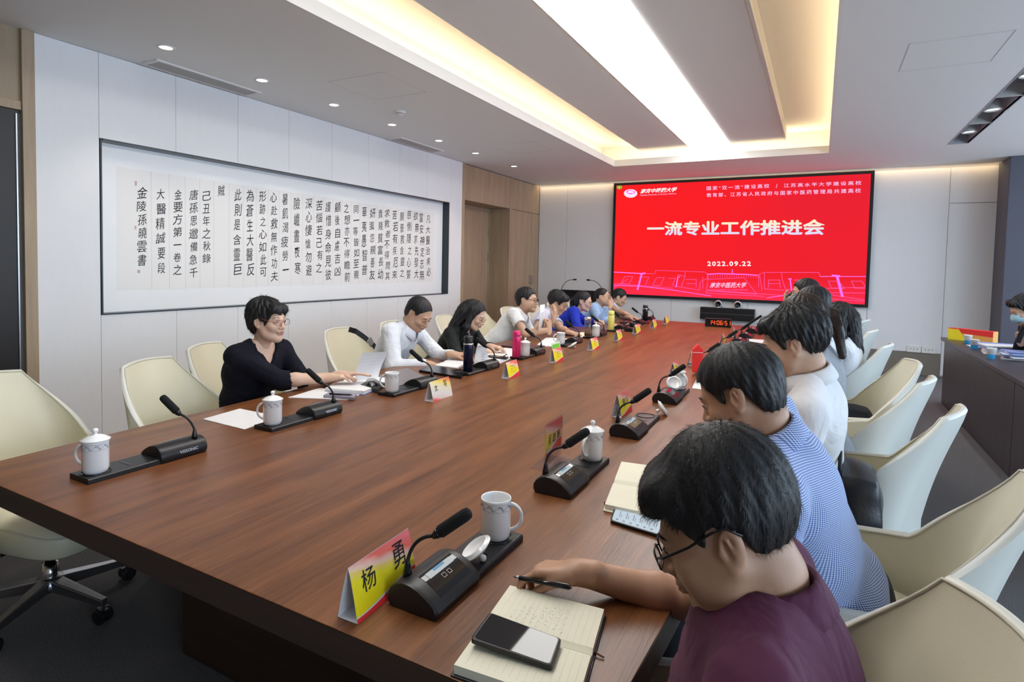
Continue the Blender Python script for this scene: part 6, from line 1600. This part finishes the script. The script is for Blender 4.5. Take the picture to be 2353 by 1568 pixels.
P6 = person('woman with a black ponytail in a royal blue jacket over a light blue top', (-2.98, 6.72, .53), wx(1341, 693, -2.60), YLf, pitch=.20, face=.10,
            hands={'R': (wx(1375, 757, -2.3), (.8, .4, 0), (0, 0, -1), 'relaxed'), 'L': (wx(1372, 740, -2.25), (.7, -.3, .1), (0, 0, -1), 'fist')},
            shirt=M_blue, sleeve='long', hair='pony', skin=M_skinf, kind='f', glasses='gold', sho=.16, collar=False, neck='v', strands=900, vox=1.5)
P7 = person('man with glasses in a light blue shirt drinking from a clear cup', (-2.98, 7.52, .54), wx(1385, 683, -2.60), YLf, pitch=-.05, face=.10,
            hands={'R': (wx(1402, 705, -2.38), (.1, .5, .7), (-.6, .5, .3), 'pen'), 'L': (wx(1405, 745, -2.25), (.5, -.6, 0), (0, 0, -1), 'relaxed')},
            poles={'R': V3(.3, -.6, -1)}, shirt=M_lblue, sleeve='long', hair='buzz', kind='w', glasses='gold', sho=.19, girth=1.1, strands=600, vox=1.6)
P8 = person('last man on the left side, in a pale blue short-sleeved shirt, looking down', (-2.98, 8.25, .53), wx(1424, 684, -2.60), YLf, pitch=.35, face=.12,
            hands={'R': (wx(1440, 722, -2.3), (.5, .4, -.3), (0, 0, -1), 'relaxed'), 'L': (wx(1448, 730, -2.2), (.6, -.2, 0), (0, 0, -1), 'relaxed')},
            shirt=M_pblue, sleeve='short', hair='short', kind='m', sho=.18, strands=600, vox=1.7)
# --- right side, from the near end
R1 = person('man in a purple polo shirt with dark glasses writing at the near right', (-.035, 1.01, .55), (-.122, .995, 1.050), YR, pitch=.45, face=.14, roll=.05,
            hands={'R': ((-.435, 1.185, .806), (-.93, -.22, -.10), (.1, -.15, -1), 'pen'), 'L': ((-.14, .86, .58), (-.8, .1, -.1), (0, 0, -1), 'relaxed')},
            poles={'R': V3(.3, .8, -.8), 'L': V3(.5, -.3, -1)},
            shirt=M_purple, sleeve='short', hair='comb', skin=M_skind, kind='w', glasses='dark', sho=.19, girth=1.35, strands=22000, vox=.8, hs=1.03, neck_r=.056, neckdrop=.022, shrug=.012)
R2 = person('man in a blue checked shirt bending over the table on the right', (.05, 1.87, .56), (-.178, 1.675, 1.140), YR, pitch=.50, face=-.1,
            hands={'R': ((-.22, 1.90, .80), (-.9, .0, -.1), (0, 0, -1), 'pen'), 'L': ((-.20, 1.66, .80), (-.9, .2, -.1), (0, 0, -1), 'relaxed')},
            shirt=M_ging, sleeve='short', hair='short', skin=M_skind, kind='m', sho=.20, girth=1.25, strands=11000, neckdrop=.035, vox=1.0, hs=1.02)
R3 = person('man in a white shirt with thick dark hair, third on the right side', (.02, 2.60, .55), (-.083, 2.42, 1.20), YR, pitch=.35, face=.05,
            shirt=M_wshirt2, sleeve='short', hair='full', kind='m', sho=.18, girth=1.0, strands=4000, neckdrop=.035, vox=1.3,
            hands={'R': ((-.22, 2.70, .80), (-.9, 0, -.1), (0, 0, -1), 'relaxed'), 'L': ((-.20, 2.44, .80), (-.9, .2, -.1), (0, 0, -1), 'relaxed')})
R4 = person('woman in a grey top with dark hair tied back, fourth on the right side', (.06, 3.33, .55), (-.072, 3.15, 1.235), YR, pitch=.30,
            shirt=M_greyc, sleeve='long', hair='pony', hair_m=M_hairbr, skin=M_skinf, kind='f', sho=.175, girth=1.0, strands=1500, vox=1.4, collar=False,
            hands={'R': ((-.22, 3.42, .80), (-.9, 0, -.1), (0, 0, -1), 'relaxed'), 'L': ((-.20, 3.12, .80), (-.9, .2, -.1), (0, 0, -1), 'relaxed')})
R5 = person('woman with glasses and shoulder-length black hair in a white blouse on the right', (.22, 5.02, .55), (.122, 4.95, 1.12), YR, pitch=.08, face=.35,
            shirt=M_wshirt2, sleeve='long', hair='long', skin=M_skin, kind='f', glasses='red', sho=.165, strands=1200, vox=1.4, collar=False,
            hands={'R': ((-.28, 5.1, .80), (-.9, 0, -.1), (0, 0, -1), 'relaxed'), 'L': ((-.28, 4.8, .80), (-.9, .2, -.1), (0, 0, -1), 'relaxed')})
R6 = person('man in a white shirt with short black hair, sixth on the right side', (.06, 4.55, .55), (-.043, 4.45, 1.24), YR, pitch=.25,
            shirt=M_wshirt, sleeve='short', hair='short', kind='m', sho=.18, strands=800, vox=1.6,
            hands={'R': ((-.24, 4.65, .80), (-.9, 0, -.1), (0, 0, -1), 'relaxed'), 'L': ((-.22, 4.35, .80), (-.9, .2, -.1), (0, 0, -1), 'relaxed')})
R7 = person('man with greying temples leaning forward before the screen, farthest on the right', (.15, 6.05, .56), (-.118, 5.95, 1.275), YR, pitch=.10, face=.1,
            shirt=M_blk, sleeve='long', hair='short', kind='m', sho=.18, strands=600, vox=1.7,
            hands={'R': ((-.25, 6.0, 1.12), (-.3, 0, .9), (1, 0, 0), 'relaxed'), 'L': ((-.24, 5.8, .80), (-.9, .2, -.1), (0, 0, -1), 'relaxed')}, poles={'R': V3(-.2, .2, -1)})
R8 = person('dark-haired person almost hidden behind the heads on the right side', (.12, 6.75, .55), (-.19, 6.6, 1.135), YR, pitch=.3,
            shirt=M_blk, sleeve='long', hair='full', kind='m', sho=.17, strands=400, vox=1.8)
# --- at the side desk
D1 = person('person in a pale face mask at the side desk, cut by the right picture edge', (2.02, 6.72, .56), (1.575, 6.62, 1.17), YR+.25, pitch=.45,
            shirt=M_navyt, sleeve='long', hair='full', kind='f', skin=M_skin, sho=.165, strands=600, vox=1.6, collar=False,
            hands={'R': ((1.56, 6.62, .90), (-.1, -.15, .8), (.2, -1, 0), 'fist'), 'L': ((1.72, 6.42, .80), (-.9, .2, -.1), (0, 0, -1), 'relaxed')})
HMm = Matrix([list(r) for r in D1['HM']]); rel = Matrix.Translation(-Vector(D1['org']))
rows = []
for j in range(7):
    v = j/6; z = .006-.098*v; rows.append([((.062-.010*abs(v-.4))*math.sin(a), .010+(.092+.024*math.sin(PI*min(1, v*1.1))-(.022 if v > .8 else 0))*math.cos(a)**.8, z) for a in [(-1+2*k/14)*1.25 for k in range(15)]])
o = MB().grid(rows).build('face_mask', mat('mask_blue', (.42, .66, .74), .8), D1['root'], smooth=True); o.matrix_local = rel@HMm
t = thing('telephone', 'black handset held under the masked face at the side desk', 'telephone', (1.53, 6.50, .97), rot=(.2, .15, .3))
MB().box(-.02, .02, -.012, .012, -.08, .08).build('handset', M_black, t, bevel=.008); MB().lathe([(.024, -.02), (.026, .0), (.024, .012)], 16, c=(0, -.012, .07), M=Matrix.Rotation(PI/2, 4, 'X')).build('ear_piece', M_black, t, smooth=True)
# chair of that person
chair('cream chair behind the side desk at the right picture edge', 2.12, 6.72, PI/2+.25, 'cream chairs away from the table')

# ---- clothes details
def child(o, P): o.location = Vector(o.location)-Vector(P['org']); return o
# blue top under the jacket
def inner_top(P, m):
    f = Field(P['nb']-.3, P['nb']+.2, .009); R3 = np.stack([P['side'], P['front'], P['up']], 1)
    f.ell(P['nb']-P['up']*.19+P['front']*.035, (.095, .094, .16), R=R3, k=0); f.cone(P['J']+V3(0, 0, .05), P['nb']+P['front']*.03, .075, .07, .004, op='sub'); np_obj('inner_top', [(lambda VQ: (VQ[0]-P['org'], VQ[1]))(f.mesh())], m, P['root'])
inner_top(P6, M_aqua)
# polo button and crest of the man in purple
c0 = P = R1; b = c0['nb']+c0['front']*.125-c0['up']*.095
o = MB().lathe([(.006, -.0015), (.0065, 0), (.0055, .002), (.001, .0022)], 14).build('button', mat('pearl_button', (.35, .30, .33), .3), R1['root']); o.location = Vector(b-R1['org']); o.rotation_euler = (0, -PI/2, 0)
# pen in the hand of the man in purple
hw_ = onz(1180, 1325, .79); he_ = onz(1308, 1352, .80)
t = thing('pen', 'black click pen in the hand of the man in the purple polo shirt', 'pen', (hw_+he_)/2); d = (he_-hw_)/2; d.z = .006
MB().tube([-d*.78, d], .0048, 10).build('barrel', M_blackgl, t, smooth=True); MB().tube([-d, -d*.9, -d*.78], [.0008, .0030, .0046], 10).build('tip', M_steel, t, smooth=True)
MB().tube([d, d*1.07], .0026, 8).build('push_button', M_blackgl, t, smooth=True)
up_ = Vector((0, 0, .0058)); MB().tube([d*.98+up_, d*.5+up_], .0012, 6).build('clip', M_steel, t)
# clear cup of the drinking man
hp_ = P7['HM']; c = hp_[:3, :3]@np.array([0, .135, -.05])+hp_[:3, 3]
t = thing('clear_cup', 'clear cup at the mouth of the man in the light blue shirt', 'cup', Vector(c), rot=(.2, 1.25, 0)); MB().lathe([(.001, -.05), (.026, -.05), (.034, .05), (.033, .05), (.025, -.046), (.001, -.046)], 20, cap=False).build('cup', glassy('clear_plastic', (.95, .90, .93)), t, smooth=True)
# sheet held by the man in white looking up
a = wx(1245, 705, -2.40); t = thing('held_sheet', 'white printed sheet held up by the man looking at the screen', 'paper', tuple(a-V3(0, 0, .10)), rot=(.0, .06, .10))
m = MB(); m.grid([[(0, -.075, -.13), (0, .075, -.13)], [(.01, -.075, 0), (.01, .075, 0)], [(.0, -.075, .12), (.0, .075, .12)]]); o = m.build('sheet', M_paper, t, smooth=True); md = o.modifiers.new('thick', 'SOLIDIFY'); md.thickness = .0012
m = MB()
for k in range(6): m.box(.0095-.0012*k*.3, .0112-.0012*k*.3, -.045, .045-.012*(k % 3), .045-.013*k, .048-.013*k)
m.build('printed_lines', mat('faint_print', (.55, .55, .60), .8), t)
# standing page near the blue flask
a = w(1100, 838, TZ); t = thing('standing_sheet', 'white sheet curling upright behind the dark blue thermos', 'paper', tuple(a), rot=(0, 0, .2))
rows = [[(-.02*k/6+.02*(k/6)**2, -.10+.012*k, .002+.155*k/6), (.05, .11-.022*k, .002+.15*k/6)] for k in range(7)]
o = MB().grid(rows).build('sheet', M_paper, t, smooth=True); md = o.modifiers.new('thick', 'SOLIDIFY'); md.thickness = .001
m = MB()
for k in range(7): z = .02+.018*k; m.add([(.028, -.03+.004*k, z), (.036, .03-.006*k, z), (.036, .03-.006*k, z+.003), (.028, -.03+.004*k, z+.003)], [(0, 1, 2, 3)])
m.build('printed_lines', M_greyink, t)
# earrings etc. left out; small pen of the writing woman
pen('thin pen in the hand of the woman with long black hair', onz(1150, 826, TZ+.03), onz(1166, 806, TZ+.06), TZ+.035)
